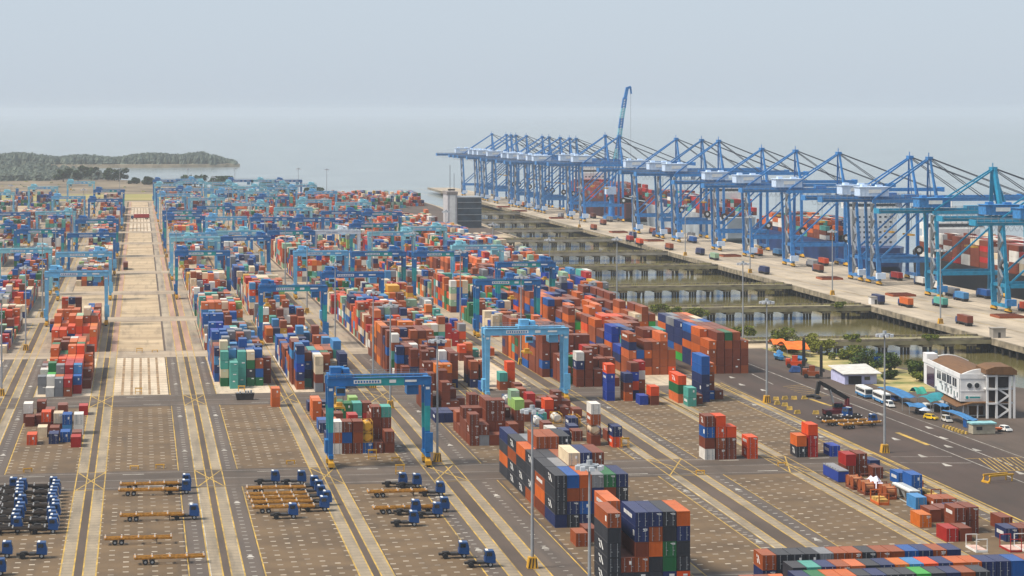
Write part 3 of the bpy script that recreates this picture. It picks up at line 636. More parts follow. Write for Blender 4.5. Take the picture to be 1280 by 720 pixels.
# all the rest: one mass of boxes
rest = [i for i in range(len(CONT)) if i not in SEL]
n = len(rest)
ci = np.array([PN.index(CONT[i]['c']) for i in rest])
cx = np.array([CONT[i]['x'] for i in rest]); cyy = np.array([CONT[i]['y'] for i in rest]); cz = np.array([CONT[i]['z'] for i in rest]); cl = np.array([CONT[i]['L'] for i in rest]) / 2; chh = np.array([CONT[i]['ch'] for i in rest])
sxs = np.array([-1, 1, 1, -1, -1, 1, 1, -1]); sys_ = np.array([-1, -1, 1, 1, -1, -1, 1, 1]); szs = np.array([0, 0, 0, 0, 1, 1, 1, 1])
V = np.stack([cx[:, None] + sxs * CW / 2, cyy[:, None] + sys_ * cl[:, None], cz[:, None] + .01 + szs * (chh[:, None] - .05)], -1).reshape(-1, 3)
fq = np.array([(4, 5, 6, 7), (0, 1, 5, 4), (1, 2, 6, 5), (2, 3, 7, 6), (3, 0, 4, 7)])
Fc = (np.arange(n)[:, None, None] * 8 + fq).reshape(-1, 4); Mi = np.repeat(ci, 5)
wl = np.where(RNG.rand(n) < 0.45)[0]                      # small white markings on the ends facing the road
wv = []; 
for k in wl:
    x0 = cx[k] + RNG.uniform(-.5, .3); z0 = cz[k] + RNG.uniform(1.5, 2.2); y0 = cyy[k] - cl[k] - .03; ww = RNG.uniform(.5, 1.0); hh = RNG.uniform(.15, .45)
    wv += [(x0, y0, z0), (x0 + ww, y0, z0), (x0 + ww, y0, z0 + hh), (x0, y0, z0 + hh)]
base = len(V); V = np.concatenate([V, np.array(wv)]); Fc = np.concatenate([Fc, base + np.arange(len(wv)).reshape(-1, 4)]); Mi = np.concatenate([Mi, np.full(len(wl), len(PN))])
me = bpy.data.meshes.new('distant_containers'); me.vertices.add(len(V)); me.vertices.foreach_set('co', V.astype(np.float32).ravel())
me.loops.add(Fc.size); me.loops.foreach_set('vertex_index', Fc.astype(np.int32).ravel())
me.polygons.add(len(Fc)); me.polygons.foreach_set('loop_start', np.arange(0, Fc.size, 4, dtype=np.int32)); me.polygons.foreach_set('loop_total', np.full(len(Fc), 4, dtype=np.int32))
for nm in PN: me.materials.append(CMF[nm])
me.materials.append(white)
me.polygons.foreach_set('material_index', Mi.astype(np.int32)); me.polygons.foreach_set('use_smooth', np.zeros(len(Fc), dtype=bool)); me.update(calc_edges=True); me.validate()
o = link('distant_containers', me); o['kind'] = 'stuff'
tag(o, 'mass of smaller stacked shipping containers filling the far yard and ship decks', 'containers')
# tank containers: barrel in an open frame
def tank(colname, barrel, frame, loc, label):
    t = thing('tank_container', label, 'tank container', loc, 0, 'tank containers')
    m = MB(); m.cyl((0, -2.85, 1.3), (0, 2.85, 1.3), 1.12, 20); m.cyl((0, -2.98, 1.3), (0, -2.85, 1.3), .8, 20, r2=1.12); m.cyl((0, 2.85, 1.3), (0, 2.98, 1.3), 1.12, 20, r2=.8); m.build('barrel', barrel, t)
    m = MB()
    for x in (-1.17, 1.17):
        for y in (-3.02, 3.02): m.box(x - .06, x + .06, y - .06, y + .06, 0, 2.6)
        for z in (.07, 2.53): m.box(x - .05, x + .05, -2.95, 2.95, z - .05, z + .05)
    for y in (-3.02, 3.02):
        for z in (.07, 2.53): m.box(-1.1, 1.1, y - .05, y + .05, z - .05, z + .05)
        m.beam((-1.1, y, .1), (1.1, y, 1.3), .08)
    m.build('tank_frame', frame, t)
    m = MB(); m.cyl((0, 0, 2.35), (0, 0, 2.55), .3, 10); m.build('hatch', steel, t)
pt = lambda n: CM[n]
tank('y', pt('yellow'), yellow, (47.2 + 3 * PITCH + 1.2, 591.2, 2.72), 'yellow tank container in a frame resting on the blue container under the teal gantry')
tank('y', pt('yellow'), yellow, (47.2 + 3 * PITCH + 1.2, 591.2, 5.36), 'upper yellow tank container, stacked on another tank under the teal gantry')
tank('w', pt('white'), deep_blue, (107.0, 637.5 - 4, 0), 'white tank container in a blue frame standing alone in the low lot')
tank('w', pt('white'), yellow, (113.2, 639, 0), 'white tank container with yellow frame beside the lone white-and-blue tank')
tank('y', pt('yellow'), yellow, (117.2, 633, 0), 'yellow tank container behind the navy box of the low lot')
tank('c', pt('cream'), mat('rust_frame', (.25, .08, .03), .7), (115.2, 595.1, 2.72), 'beige tank container squeezed between boxes under a white-topped stack')
tank('b', pt('white'), deep_blue, (106.2, 681, 0), 'blue-framed white tank container at the back of the low lot')
tank('b', pt('sky-blue'), deep_blue, (110.4, 681, 0), 'sky-blue tank container at the back of the low lot')
# ------------------------------------------------------------------ yard gantries (rubber tyred)
def make_rtg(pal, label):
    a, b, hs_, plate = pal
    t = thing('yard_gantry', label, 'gantry crane', (0, 0, 0), 0, 'rubber-tyred yard gantries')
    for s_ in (-1, 1):
        y = s_ * 3.1; m = MB()
        for x0, x1, k in ((-12.6, -5.2, 0), (-5.2, 2.2, 1), (2.2, 6, 1), (6, 12.6, 0)): m.box(x0, x1, y - .6, y + .6, 19.7, 21.6, k)
        m.box(-12.4, 12.4, y - .75, y + .75, 21.6, 21.72, 0)
        gd = m.build('main_girder', [a, b], t)
        m = MB()
        for z in (22.2, 22.75): m.box(-12.4, 12.4, y + s_ * .72 - .03, y + s_ * .72 + .03, z - .03, z + .03)
        for i in range(13): m.box(-12.4 + i * 2.05, -12.34 + i * 2.05, y + s_ * .72 - .03, y + s_ * .72 + .03, 21.72, 22.75)
        m.build('handrail', steel, gd)
        if s_ < 0:
            m = MB(); m.box(-6.2, 0.4, y - .66, y - .58, 20.25, 21.15); m.box(2.4, 4.0, y - .66, y - .58, 20.35, 21.1); m.box(6.2, 9, y - .66, y - .58, 20.5, 21.0); m.build('sign_plate', white, gd)
            m = MB()
            for i in range(9): m.box(-5.9 + i * .68, -5.5 + i * .68, y - .69, y - .64, 20.45, 20.95)
            m.build('lettering', deep_blue, gd)
    for sx in (-1, 1):
        x = sx * 11.7
        for s_ in (-1, 1):
            y = s_ * 3.1; m = MB()
            for z0, z1, k in ((3.0, 8.6, 0), (8.6, 14.6, 1), (14.6, 19.8, 0)):
                f = lambda z: .5 + .28 * (z - 3) / 17
                m.hexa([(x - f(z0), y - .5, z0), (x + f(z0), y - .5, z0), (x + f(z0), y + .5, z0), (x - f(z0), y + .5, z0), (x - f(z1), y - .5, z1), (x + f(z1), y - .5, z1), (x + f(z1), y + .5, z1), (x - f(z1), y + .5, z1)], k)
            lg = m.build('leg', [a, b], t)
            m = MB(); m.box(x - .45, x + .45, y - .54, y - .48, 18.6, 19.2); m.build('number_plate', white, lg)
            m = MB()                                                     # yellow bogie and its wheels
            yb = s_ * 3.6
            m.hexa([(x - .55, yb - 1.5, .9), (x + .55, yb - 1.5, .9), (x + .55, yb + 1.5, .9), (x - .55, yb + 1.5, .9), (x - .5, yb - .6, 2.5), (x + .5, yb - .6, 2.5), (x + .5, yb + .6, 2.5), (x - .5, yb + .6, 2.5)])
            m.box(x - .75, x + .75, yb - 1.7, yb - 1.4, .5, 1.5)
            bg_ = m.build('bogie', yellow, t)
            for q in (-.85, .85):
                m = MB(); m.cyl((x - .4, yb + q, .78), (x + .4, yb + q, .78), .78, 14); m.cyl((x - .45, yb + q, .78), (x + .45, yb + q, .78), .35, 10, 1); m.build('wheel', [black, yellow], bg_)
        m = MB(); m.box(x - .55, x + .55, -4.6, 4.6, 2.4, 3.3); m.build('sill_beam', a, t)
        m = MB(); m.box(x - .6, x + .6, -2.45, 2.45, 19.8, 21.5); m.build('end_beam', a, t)
    m = MB(); m.box(-12.9, -11.2, -1.9, 1.9, 3.4, 6.6); m.build('power_house', hs_, t)
    m = MB(); m.box(11.0, 12.9, -4.3, -3.65, 3.5, 8.2); m.build('electrical_cabinet', hs_, t)
    m = MB(); m.box(6.8, 9.6, -2.6, 2.6, 17.3, 19.5); m.build('electrical_house', hs_, t)
    # trolley group is a child so that each crane can carry it elsewhere
    m = MB(); m.box(-2.9, 2.9, -3.5, 3.5, 21.75, 22.4); m.box(-2.3, .3, -2.2, 1.6, 22.4, 24.1); m.box(.8, 2.4, -1.5, 2.4, 22.4, 23.6); m.cyl((-1.6, 2.5, 23.2), (1.4, 2.5, 23.2), .7, 12)
    for i in range(7): m.box(-2.9 + i * .95, -2.84 + i * .95, -3.5, -3.44, 22.4, 23.5)
    m.box(-2.9, 2.9, -3.5, -3.44, 23.44, 23.5)
    tr = m.build('trolley', a, t)
    m = MB(); m.box(-1.1, 1.1, -4.9, -3.8, 17.6, 19.6, 0); m.box(-.95, .95, -4.93, -4.88, 18.2, 19.3, 1); m.build('cab', [hs_, glass], tr)
    m = MB(); m.box(-1.2, 1.2, -3.0, 3.0, 14.2, 14.6); m.box(-.7, .7, -1.2, 1.2, 14.6, 15.4)
    for x in (-1.15, 1.15):
        for y in (-2.9, 2.9): m.box(x - .12, x + .12, y - .12, y + .12, 13.7, 14.2)
    m.build('spreader', yellow, tr)
    m = MB()
    for x in (-.9, .9):
        for y in (-1.0, 1.0): m.beam((x, y, 15.3), (x * 1.6, y * 1.8, 21.8), .07)
    m.build('hoist_rope', rope_m, tr)
    return t
PALS = {'D': (deep_blue, teal_p, deep_blue, 0), 'L': (light_blue, light_blue, light_blue, 0), 'T': (pale_teal, light_blue, pale_teal, 0), 'B': (deep_blue, deep_blue, light_blue, 0), 'W': (mat('white_crane_paint', (.62, .68, .74), .5, var=.08), mat('white_crane_paint', (.62, .68, .74)), light_blue, 0)}
PNAME = {'D': 'deep-blue gantry with teal bands', 'L': 'light-blue gantry', 'T': 'pale teal gantry', 'B': 'all deep-blue gantry', 'W': 'whitish gantry'}
BNAME = {-5: 'far-left fifth block row', -4: 'fourth block row left of alley', -3: 'third block row left of alley', -2: 'second block row left of alley', -1: 'block row left of alley', 1: 'block row right of alley', 2: 'second block row right of alley', 3: 'third block row right of alley', 4: 'fourth block row right of alley', 5: 'fifth block row right of alley', 6: 'sixth block row right of alley'}
RT = [(2, 568, 'D', -9.4), (4, 688, 'L', 0.5), (2, 866, 'D', -9.3), (3, 934, 'B', -8.5), (5, 885, 'D', 2), (6, 985, 'D', 8.5), (4, 1069, 'D', 7.5), (3, 1077, 'L', -8), (5, 1062, 'D', -8), (1, 1085, 'D', -9.2), (1, 1204, 'T', -3), (2, 1207, 'B', 8), (4, 1262, 'W', 3), (6, 1110, 'T', -8),
      (1, 1243, 'L', 9), (2, 1262, 'T', 2), (1, 1444, 'D', -9), (2, 1430, 'L', -8), (1, 1524, 'D', -6), (2, 1746, 'T', 4), (1, 1830, 'L', -8.5), (-1, 957, 'L', -8), (-2, 1118, 'T', 8), (-1, 1084, 'L', 7), (-1, 1250, 'B', 6), (-2, 1294, 'D', -8), (-1, 1402, 'D', 8), (-1, 1408, 'B', -8), (-3, 1512, 'B', -8), (-2, 1522, 'T', 8), (-1, 1732, 'B', -9), (-1, 1936, 'D', -8), (-3, 2020, 'T', -7.5), (-3, 1350, 'D', 8), (-4, 1650, 'B', 0), (-4, 1880, 'T', 7), (-2, 1790, 'L', -8), (-2, 2160, 'T', -9),
      (3, 1260, 'D', 8), (3, 1420, 'B', -8), (3, 1640, 'T', 7), (3, 1900, 'L', -8), (4, 1405, 'B', -8), (4, 1560, 'T', 6), (4, 1760, 'D', -7), (4, 2000, 'T', 2), (5, 1240, 'T', 8), (5, 1330, 'D', -8), (5, 1500, 'B', 6), (5, 1690, 'T', -8), (5, 1980, 'L', 8), (2, 1590, 'D', 8), (2, 1950, 'L', -8), (2, 2150, 'T', 8), (1, 1960, 'B', 8), (1, 2080, 'T', -8), (3, 2120, 'T', 8), (4, 2190, 'B', -8), (5, 2190, 'T', -4), (6, 1290, 'T', 7), (6, 1480, 'D', -8), (6, 1640, 'T', 7), (6, 1870, 'L', -7), (6, 2040, 'T', 8), (6, 2180, 'B', -8), (5, 2085, 'T', 8), (4, 1880, 'T', -8), (3, 2010, 'T', 8), (1, 2205, 'B', -8), (2, 2228, 'L', 2)]
RT.sort(key=lambda r: (r[0], r[1]))
proto = {}; seen = {}
for b, y, p, off in RT:
    k = seen.get(b, 0); seen[b] = k + 1
    lab = f"{PNAME[p]}, {'nearest' if k == 0 else nth(k) + ' nearest'} over {BNAME[b]}"
    xc = W((BLOCKS[b][0] + BLOCKS[b][1]) / 2, y)
    if p not in proto:
        proto[p] = make_rtg(PALS[p], None); o = proto[p]; freeze(o); o.location = (xc, y, .03); tag(o, lab, 'gantry crane', 'rubber-tyred yard gantries')
    else: o = dup(proto[p], (xc, y, .03), 0, lab, 'rubber-tyred yard gantries')
    for c in o.children:
        if c.name.startswith('trolley'): c.location.x = off
# ------------------------------------------------------------------ wharf and trestles
deck_m = mat('wharf_concrete', (0.436, 0.360, 0.266), 0.9, var=0.15, scale=0.05, stretch=(1.4, 0.4, 1), col2=(0.267, 0.223, 0.170), stain=0.42)
edge_m = mat('stained_concrete', (0.25, 0.21, 0.15), 0.95, var=0.35, scale=0.25)
pile_m = mat('wet_pile', (0.045, 0.038, 0.032), 0.8, var=0.4, scale=0.5)
moss = mat('weedy_edge', (0.21, 0.20, 0.055), 0.95, var=0.3, scale=0.3, col2=(0.24, 0.19, 0.11))
xl = lambda y: 358 - .032 * (y - 1145)         # landside crane rail
t = thing('wharf', 'long pale concrete wharf on dark piles under the row of quay cranes', 'wharf', (0, 0, 0))
m = MB(); qe = lambda y: xl(y) + 33.5
for a in range(560, 2600, 120):
    b_ = a + 120
    m.hexa([(316, a, -1.6), (qe(a), a, -1.6), (qe(b_), b_, -1.6), (316, b_, -1.6), (316, a, 0), (qe(a), a, 0), (qe(b_), b_, 0), (316, b_, 0)])
m.build('deck', deck_m, t)
m = MB(); m.box(315.3, 316.4, 560, 2600, -1.9, .35); m.build('kerb', edge_m, t)
pm = MB(); pm.cyl((0, 0, -8), (0, 0, -1.5), .55, 8)
pme = pm.mesh('pile', pile_m)
for i in range(100): link('pile', pme, t, (316.6, 640 + i * 7.5, 0))
for i in range(40): link('pile', pme, t, (322, 760 + i * 8.2, 0)) if i < 0 else None
m = MB(); m.box(330, 331, 560, 2600, -8, -1.65); m.build('back_wall', pile_m, t)
m = MB()
for o_ in (0, 29.5): line(m, [(xl(560) + o_, 560), (xl(2600) + o_, 2600)], .5, .012)
for o_ in (-6, 8, 13, 18, 23): line(m, [(xl(560) + o_, 560), (xl(2600) + o_, 2600)], .25, .012)
m.build('rail', mat('rail_stain', (.2, .17, .14), .8), t)
m = MB()
for o_ in (-12, -30): line(m, [(xl(560) + o_, 560), (xl(2600) + o_, 2600)], .35, .013)
m.build('lane_line', mk_y, t)
proto_t = None
for i, (yc, xa) in enumerate([(851, 221), (998, 200), (1124, 196), (1274, 196), (1399, 196), (1548, 196), (1676, 250), (1817, 250), (1960, 252)]):
    lab = f"concrete trestle road on dark piles, {nth(i)} from the near end of the basin" if i else 'nearest weedy concrete trestle road on dark piles, crossing behind the white building'
    t = thing('trestle_bridge', lab, 'bridge', (0, yc, 0), 0, 'trestle roads from yard to wharf')
    wd = 7.5
    m = MB(); m.box(xa, 315.2, -wd, wd, -1.5, -.02); m.build('deck', concrete if i > 3 else mat('trestle_deck', (0.288, 0.254, 0.150), .95, var=.25, scale=.12, stain=0.40), t)
    for s_ in (-1, 1):
        m = MB(); m.box(xa, 315.2, s_ * wd - .5 * (s_ > 0) , s_ * wd + .5 * (s_ < 0), -.02, .85); m.build('parapet', edge_m, t)
        m = MB()
        for q in range(int((315 - xa) / 1.1)):
            if random.random() < .8:
                x = xa + q * 1.1; h = random.uniform(.25, 1.1); m.hexa([(x, s_ * wd - .9 * s_, -.02), (x + 1, s_ * wd - .9 * s_, -.02), (x + 1, s_ * wd - .52 * s_, -.02), (x, s_ * wd - .52 * s_, -.02), (x + .3, s_ * wd - .8 * s_, h), (x + .7, s_ * wd - .8 * s_, h), (x + .7, s_ * wd - .6 * s_, h), (x + .3, s_ * wd - .6 * s_, h)])
        w_ = m.build('weeds', moss, t); w_['kind'] = 'stuff'
    nb = 0; x = xa + 8
    while x < 312 and nb < 22:
        m = MB(); m.box(x - .6, x + 3.2, -wd + .4, wd - .4, -2.4, -1.52); m.build('crosshead', edge_m, t)
        for dx, lean in ((0, 0), (1.3, random.choice((0, .7, 0))), (2.6, 0)):
            o = link('pile', pme, t, (x + dx, -wd + 1.2, 0))
            if lean: o.rotation_euler = (0, R(random.choice((-9, 9))), 0)
        x += 8.6 if i < 4 else 9.5; nb += 1
# ------------------------------------------------------------------ quay cranes
def make_sts(paint, house, label, rope=rope_m, mw=1.0):
    t = thing('quay_crane', label, 'quay crane', (0, 0, 0), 0, 'ship-to-shore quay cranes')
    GZ = 41.0
    for s_ in (-1, 1):
        y = s_ * 8.5
        m = MB(); m.hexa([(-.8, y - .62, 3.6), (.8, y - .62, 3.6), (.8, y + .62, 3.6), (-.8, y + .62, 3.6), (-2.5, s_ * 7.4 - .55, GZ - .6), (-1.3, s_ * 7.4 - .55, GZ - .6), (-1.3, s_ * 7.4 + .55, GZ - .6), (-2.5, s_ * 7.4 + .55, GZ - .6)])
        m.hexa([(-1.0, y - .75, 3.6), (1.3, y - .75, 3.6), (1.3, y + .75, 3.6), (-1.0, y + .75, 3.6), (-1.4, y - .7, 12), (.55, y - .7, 12), (.55, y + .7, 12), (-1.4, y + .7, 12)]); m.build('leg', paint, t)
        m = MB(); m.hexa([(29.2, y - .62, 3.6), (30.8, y - .62, 3.6), (30.8, y + .62, 3.6), (29.2, y + .62, 3.6), (29.3, s_ * 7.4 - .7, GZ - .6), (30.7, s_ * 7.4 - .7, GZ - .6), (30.7, s_ * 7.4 + .7, GZ - .6), (29.3, s_ * 7.4 + .7, GZ - .6)]); m.build('leg', paint, t)
        m = MB(); m.box(.9, 29, y - .5, y + .5, 11.0, 12.8); m.build('portal_beam', paint, t)
        m = MB(); m.beam((.6, y, 13), (29.6, s_ * 7.5, GZ - 2.2), .75, .75); m.build('diagonal_brace', paint, t)
        m = MB(); m.box(-3, 31, s_ * 7.4 - .6, s_ * 7.4 + .6, GZ - .6, GZ + 1.0); m.build('top_beam', paint, t)
        m = MB(); m.box(-27, 33, s_ * 3.1 - .65, s_ * 3.1 + .65, GZ - .2, GZ + 1.95); g_ = m.build('girder', paint, t)
        m = MB()
        for z in (2.4, 2.95): m.box(-27, 33, s_ * 4.3 - .04, s_ * 4.3 + .04, GZ + z - .04, GZ + z + .04)
        for q in range(21): m.box(-27 + q * 3, -26.9 + q * 3, s_ * 4.3 - .04, s_ * 4.3 + .04, GZ + 1.2, GZ + 3)
        m.box(-27, 33, s_ * 3.8, s_ * 4.5, GZ + 1.1, GZ + 1.2); m.build('walkway', steel, g_)
        m = MB(); m.box(33.3, 88, s_ * 3.1 - .55, s_ * 3.1 + .55, GZ, GZ + 1.75); m.build('boom', paint, t)
        m = MB(); m.beam((30, s_ * 6.6, GZ + 1), (28.6, s_ * 1.6, 62.2), mw, mw, a2=mw * .75); m.build('mast_leg', paint, t)
        m = MB(); m.beam((28.4, s_ * 1.6, 62), (-1.6, s_ * 5.2, GZ + 1.2), .7, .7); m.build('backstay', paint, t)
        m = MB(); m.beam((28.8, s_ * 1.6, 62), (57, s_ * 3, GZ + 1.6), .36, .36); m.beam((28.8, s_ * 1.6, 62.4), (82, s_ * 3, GZ + 1.6), .36, .36); m.build('forestay', rope, t)
        m = MB(); m.beam((29.2, s_ * 2.6, 57), (31.5 + (mw - 1) * 2.2, s_ * 5.5, GZ + 1), .35 + (mw - 1) * .9); m.build('mast_strut', paint, t)
        x0 = 0 if s_ < 0 else 30
        m = MB(); m.box(x0 - .85, x0 + .85, -9.6, 9.6, 2.2, 3.6); m.build('sill_beam', paint, t)
        m = MB(); m.box(x0 - .7, x0 + .7, -7.6, 7.6, 11.2, 12.6); m.box(x0 - .6 - (1.2 if x0 == 0 else 0), x0 + .6 - (1.2 if x0 == 0 else 0), -6.8, 6.8, GZ - .4, GZ + .9); m.build('cross_tie', paint, t)
        for q in (-1, 1):
            yb = q * 8.6
            m = MB(); m.hexa([(x0 - .6, yb - 3.6, .8), (x0 + .6, yb - 3.6, .8), (x0 + .6, yb + 3.6, .8), (x0 - .6, yb + 3.6, .8), (x0 - .5, yb - 1.6, 2.2), (x0 + .5, yb - 1.6, 2.2), (x0 + .5, yb + 1.6, 2.2), (x0 - .5, yb + 1.6, 2.2)])
            bo = m.build('bogie', yellow, t)
            m = MB()
            for k in range(8): m.cyl((x0 - .25, yb - 3.2 + k * .91, .42), (x0 + .25, yb - 3.2 + k * .91, .42), .42, 8)
            m.build('rail_wheels', dark, bo)
    m = MB()                                              # mast head and tie
    m.box(27.4, 29.8, -2.4, 2.4, 61.6, 63); m.box(28.2, 28.6, -.1, .1, 62.9, 65); m.build('mast_head', paint, t)
    m = MB(); m.box(-8.5, 6.5, -4.4, 4.4, GZ + 2.6, GZ + 7.0); m.box(-9, 7, -4.8, 4.8, GZ + 7.0, GZ + 7.25)
    for q in range(8): m.box(-8.3 + q * 2.05, -8.05 + q * 2.05, -4.55, -4.4, GZ + 2.6, GZ + 6.95)
    m.box(-6.5, -4, -2, 2, GZ + 7.25, GZ + 8.4); m.box(1, 4, -2, 1, GZ + 7.25, GZ + 8.2); h = m.build('machinery_house', house, t)
    m = MB(); m.box(-4, 2.5, -4.62, -4.56, GZ + 4.2, GZ + 6.0); m.build('sign_plate', white, h)
    m = MB(); m.box(87, 88.6, -4, 4, GZ - .3, GZ + 2.2); m.box(60, 61, -3.6, 3.6, GZ + .3, GZ + 1.4); m.box(-27.6, -26.6, -4, 4, GZ - .3, GZ + 2.2); m.build('end_tie', paint, t)
    m = MB(); m.box(15, 21, -2.4, 2.4, GZ + 2.0, GZ + 3.3); tr = m.build('trolley', paint, t)
    m = MB(); m.box(21.5, 24, -1.4, 1.4, GZ - 4, GZ - 1); m.box(24, 24.05, -1.2, 1.2, GZ - 3.6, GZ - 1.6); m.build('cab', house, tr)
    m = MB()
    for x in (17, 19):
        for y in (-1.3, 1.3): m.beam((x, y, GZ - 16), (x, y, GZ + 2), .1)
    m.build('hoist_rope', rope, tr)
    m = MB(); m.box(16.8, 19.2, -6, 6, GZ - 17, GZ - 16.2); m.build('spreader', yellow, tr)
    m = MB()                                             # festoon of hanging cable under the girder
    for q in range(16):
        x = -24 + q * 2.6
        for k in range(5):
            f = lambda u: (x + 2.6 * u, -3.9, GZ - .3 - 2.4 * 4 * u * (1 - u))
            m.beam(f(k / 5), f((k + 1) / 5), .09)
    m.build('festoon_cable', rope, t)
    m = MB(); m.cyl((30.2, -9.7, 15.5), (30.2, -9.2, 15.5), 2.3, 20); m.cyl((30.2, -9.9, 15.5), (30.2, -9.7, 15.5), 1.0, 14, 1); m.build('cable_reel', [dark, white], t)
    m = MB()                                             # zig-zag stair up the landside leg
    for q in range(9):
        z = 4 + q * 4
        a, b = ((-2.6, -8.5), (-2.6, -4.5)) if q % 2 else ((-2.6, -4.5), (-2.6, -8.5))
        m.beam((a[0], a[1], z), (b[0], b[1], z + 4), .9, .12); m.beam((a[0] - .45, a[1], z + 1), (b[0] - .45, b[1], z + 5), .05)
    m.box(-3.2, -2.0, -4.6, -4.4, 4, 40); m.build('stair', steel, t)
    m = MB(); m.box(-2.2, 2.2, -12.6, -10.2, 3.3, 6.2); m.build('electrical_box', house, t)
    return t
sts_px = [(2337, 0), (2259, 0), (2234, 0), (2209, 1), (2158, 0), (2084, 0), (2054, 1), (2007, 0), (1968, 0), (1942, 1), (1834, 0), (1787, 0), (1614, 0), (1547, 1), (1505, 0), (1408, 0), (1340, 0), (1262, 0), (1150, 0), (1123, 1), (1041, 2), (962, 2), (925, 2)]
pr = {}
sts_px.sort()
for i, (y, k) in enumerate(sts_px):
    if k not in pr:
        pr[k] = make_sts([quay_blue, quay_blue_b, quay_teal][k], [house_blue, house_blue, mat('teal_house', (.03, .20, .48), .5)][k], None, mw=1.9 if k == 2 else 1.0); o = pr[k]; freeze(o)
        o.location = (xl(y), y, 0)
        o.rotation_euler = (0, 0, R(1.8) * 0)
    else: o = dup(pr[k], (xl(y), y, 0))
    kind = ['blue quay crane with pale house', 'duller blue quay crane with pale house', 'dark teal-blue quay crane'][k]
    tag(o, f"{kind}, {'nearest' if i == 0 else nth(i) + ' nearest'} of the row on the wharf", 'quay crane', 'ship-to-shore quay cranes')
    if 1120 > y or y in (1614,): pass
    if 1500 < y < 1700 or y in (1787, 1834): o.scale = (1, 1, 1.06)
    if k == 2: o.scale = (1, 1, .95)
# tall harbour crane
t = thing('harbour_crane', 'very tall harbour crane with white-banded leaning boom above the quay cranes', 'harbour crane', (366, 1815, 0))
m = MB(); m.box(-6, 6, -6, 6, .8, 3); m.cyl((0, 0, 3), (0, 0, 22), 2.6, 12, r2=1.8); m.build('tower', quay_blue, t)
m = MB(); m.box(-5, 3, -3.4, 3.4, 20, 26); m.build('machinery_house', house_blue, t)
m = MB(); bm = [(1, 24), (3, 48), (4.5, 56), (6, 64), (7, 72), (8, 80), (9.4, 88), (10.6, 96)]
for i in range(len(bm) - 1):
    (xa, za), (xb, zb) = bm[i], bm[i + 1]
    for sx in (-1, 1):
        for sy in (-1, 1): m.beam((xa + sx * 1.3, sy * 1.3, za), (xb + sx * 1.2, sy * 1.2, zb), .7, m=i % 2)
    n_ = 4
    for q in range(n_):
        u, v = q / n_, (q + 1) / n_; A_ = lambda w_: (xa + (xb - xa) * w_, za + (zb - za) * w_)
        (x1, z1), (x2, z2) = A_(u), A_(v)
        for sy in (-1, 1): m.beam((x1 - 1.3, sy * 1.3, z1), (x2 + 1.3, sy * 1.3, z2), .5, m=i % 2)
        for sx in (-1, 1): m.beam((x1 + sx * 1.3, -1.3, z1), (x2 + sx * 1.3, 1.3, z2), .5, m=i % 2)
m.beam((10.6, 0, 95), (12.5, 0, 104), 2.4, 2.4, a2=1.6); m.beam((12.3, 0, 103.5), (15.2, 0, 104.5), 1.8); m.beam((15, 0, 104.6), (15.6, 0, 99), 1.2)
m.build('boom', [quay_blue, pale_teal], t)
m = MB(); m.beam((-4, 0, 26), (8, 0, 80), .3); m.beam((15.2, 0, 100), (15.2, 0, 40), .15); m.build('luffing_rope', rope_m, t)
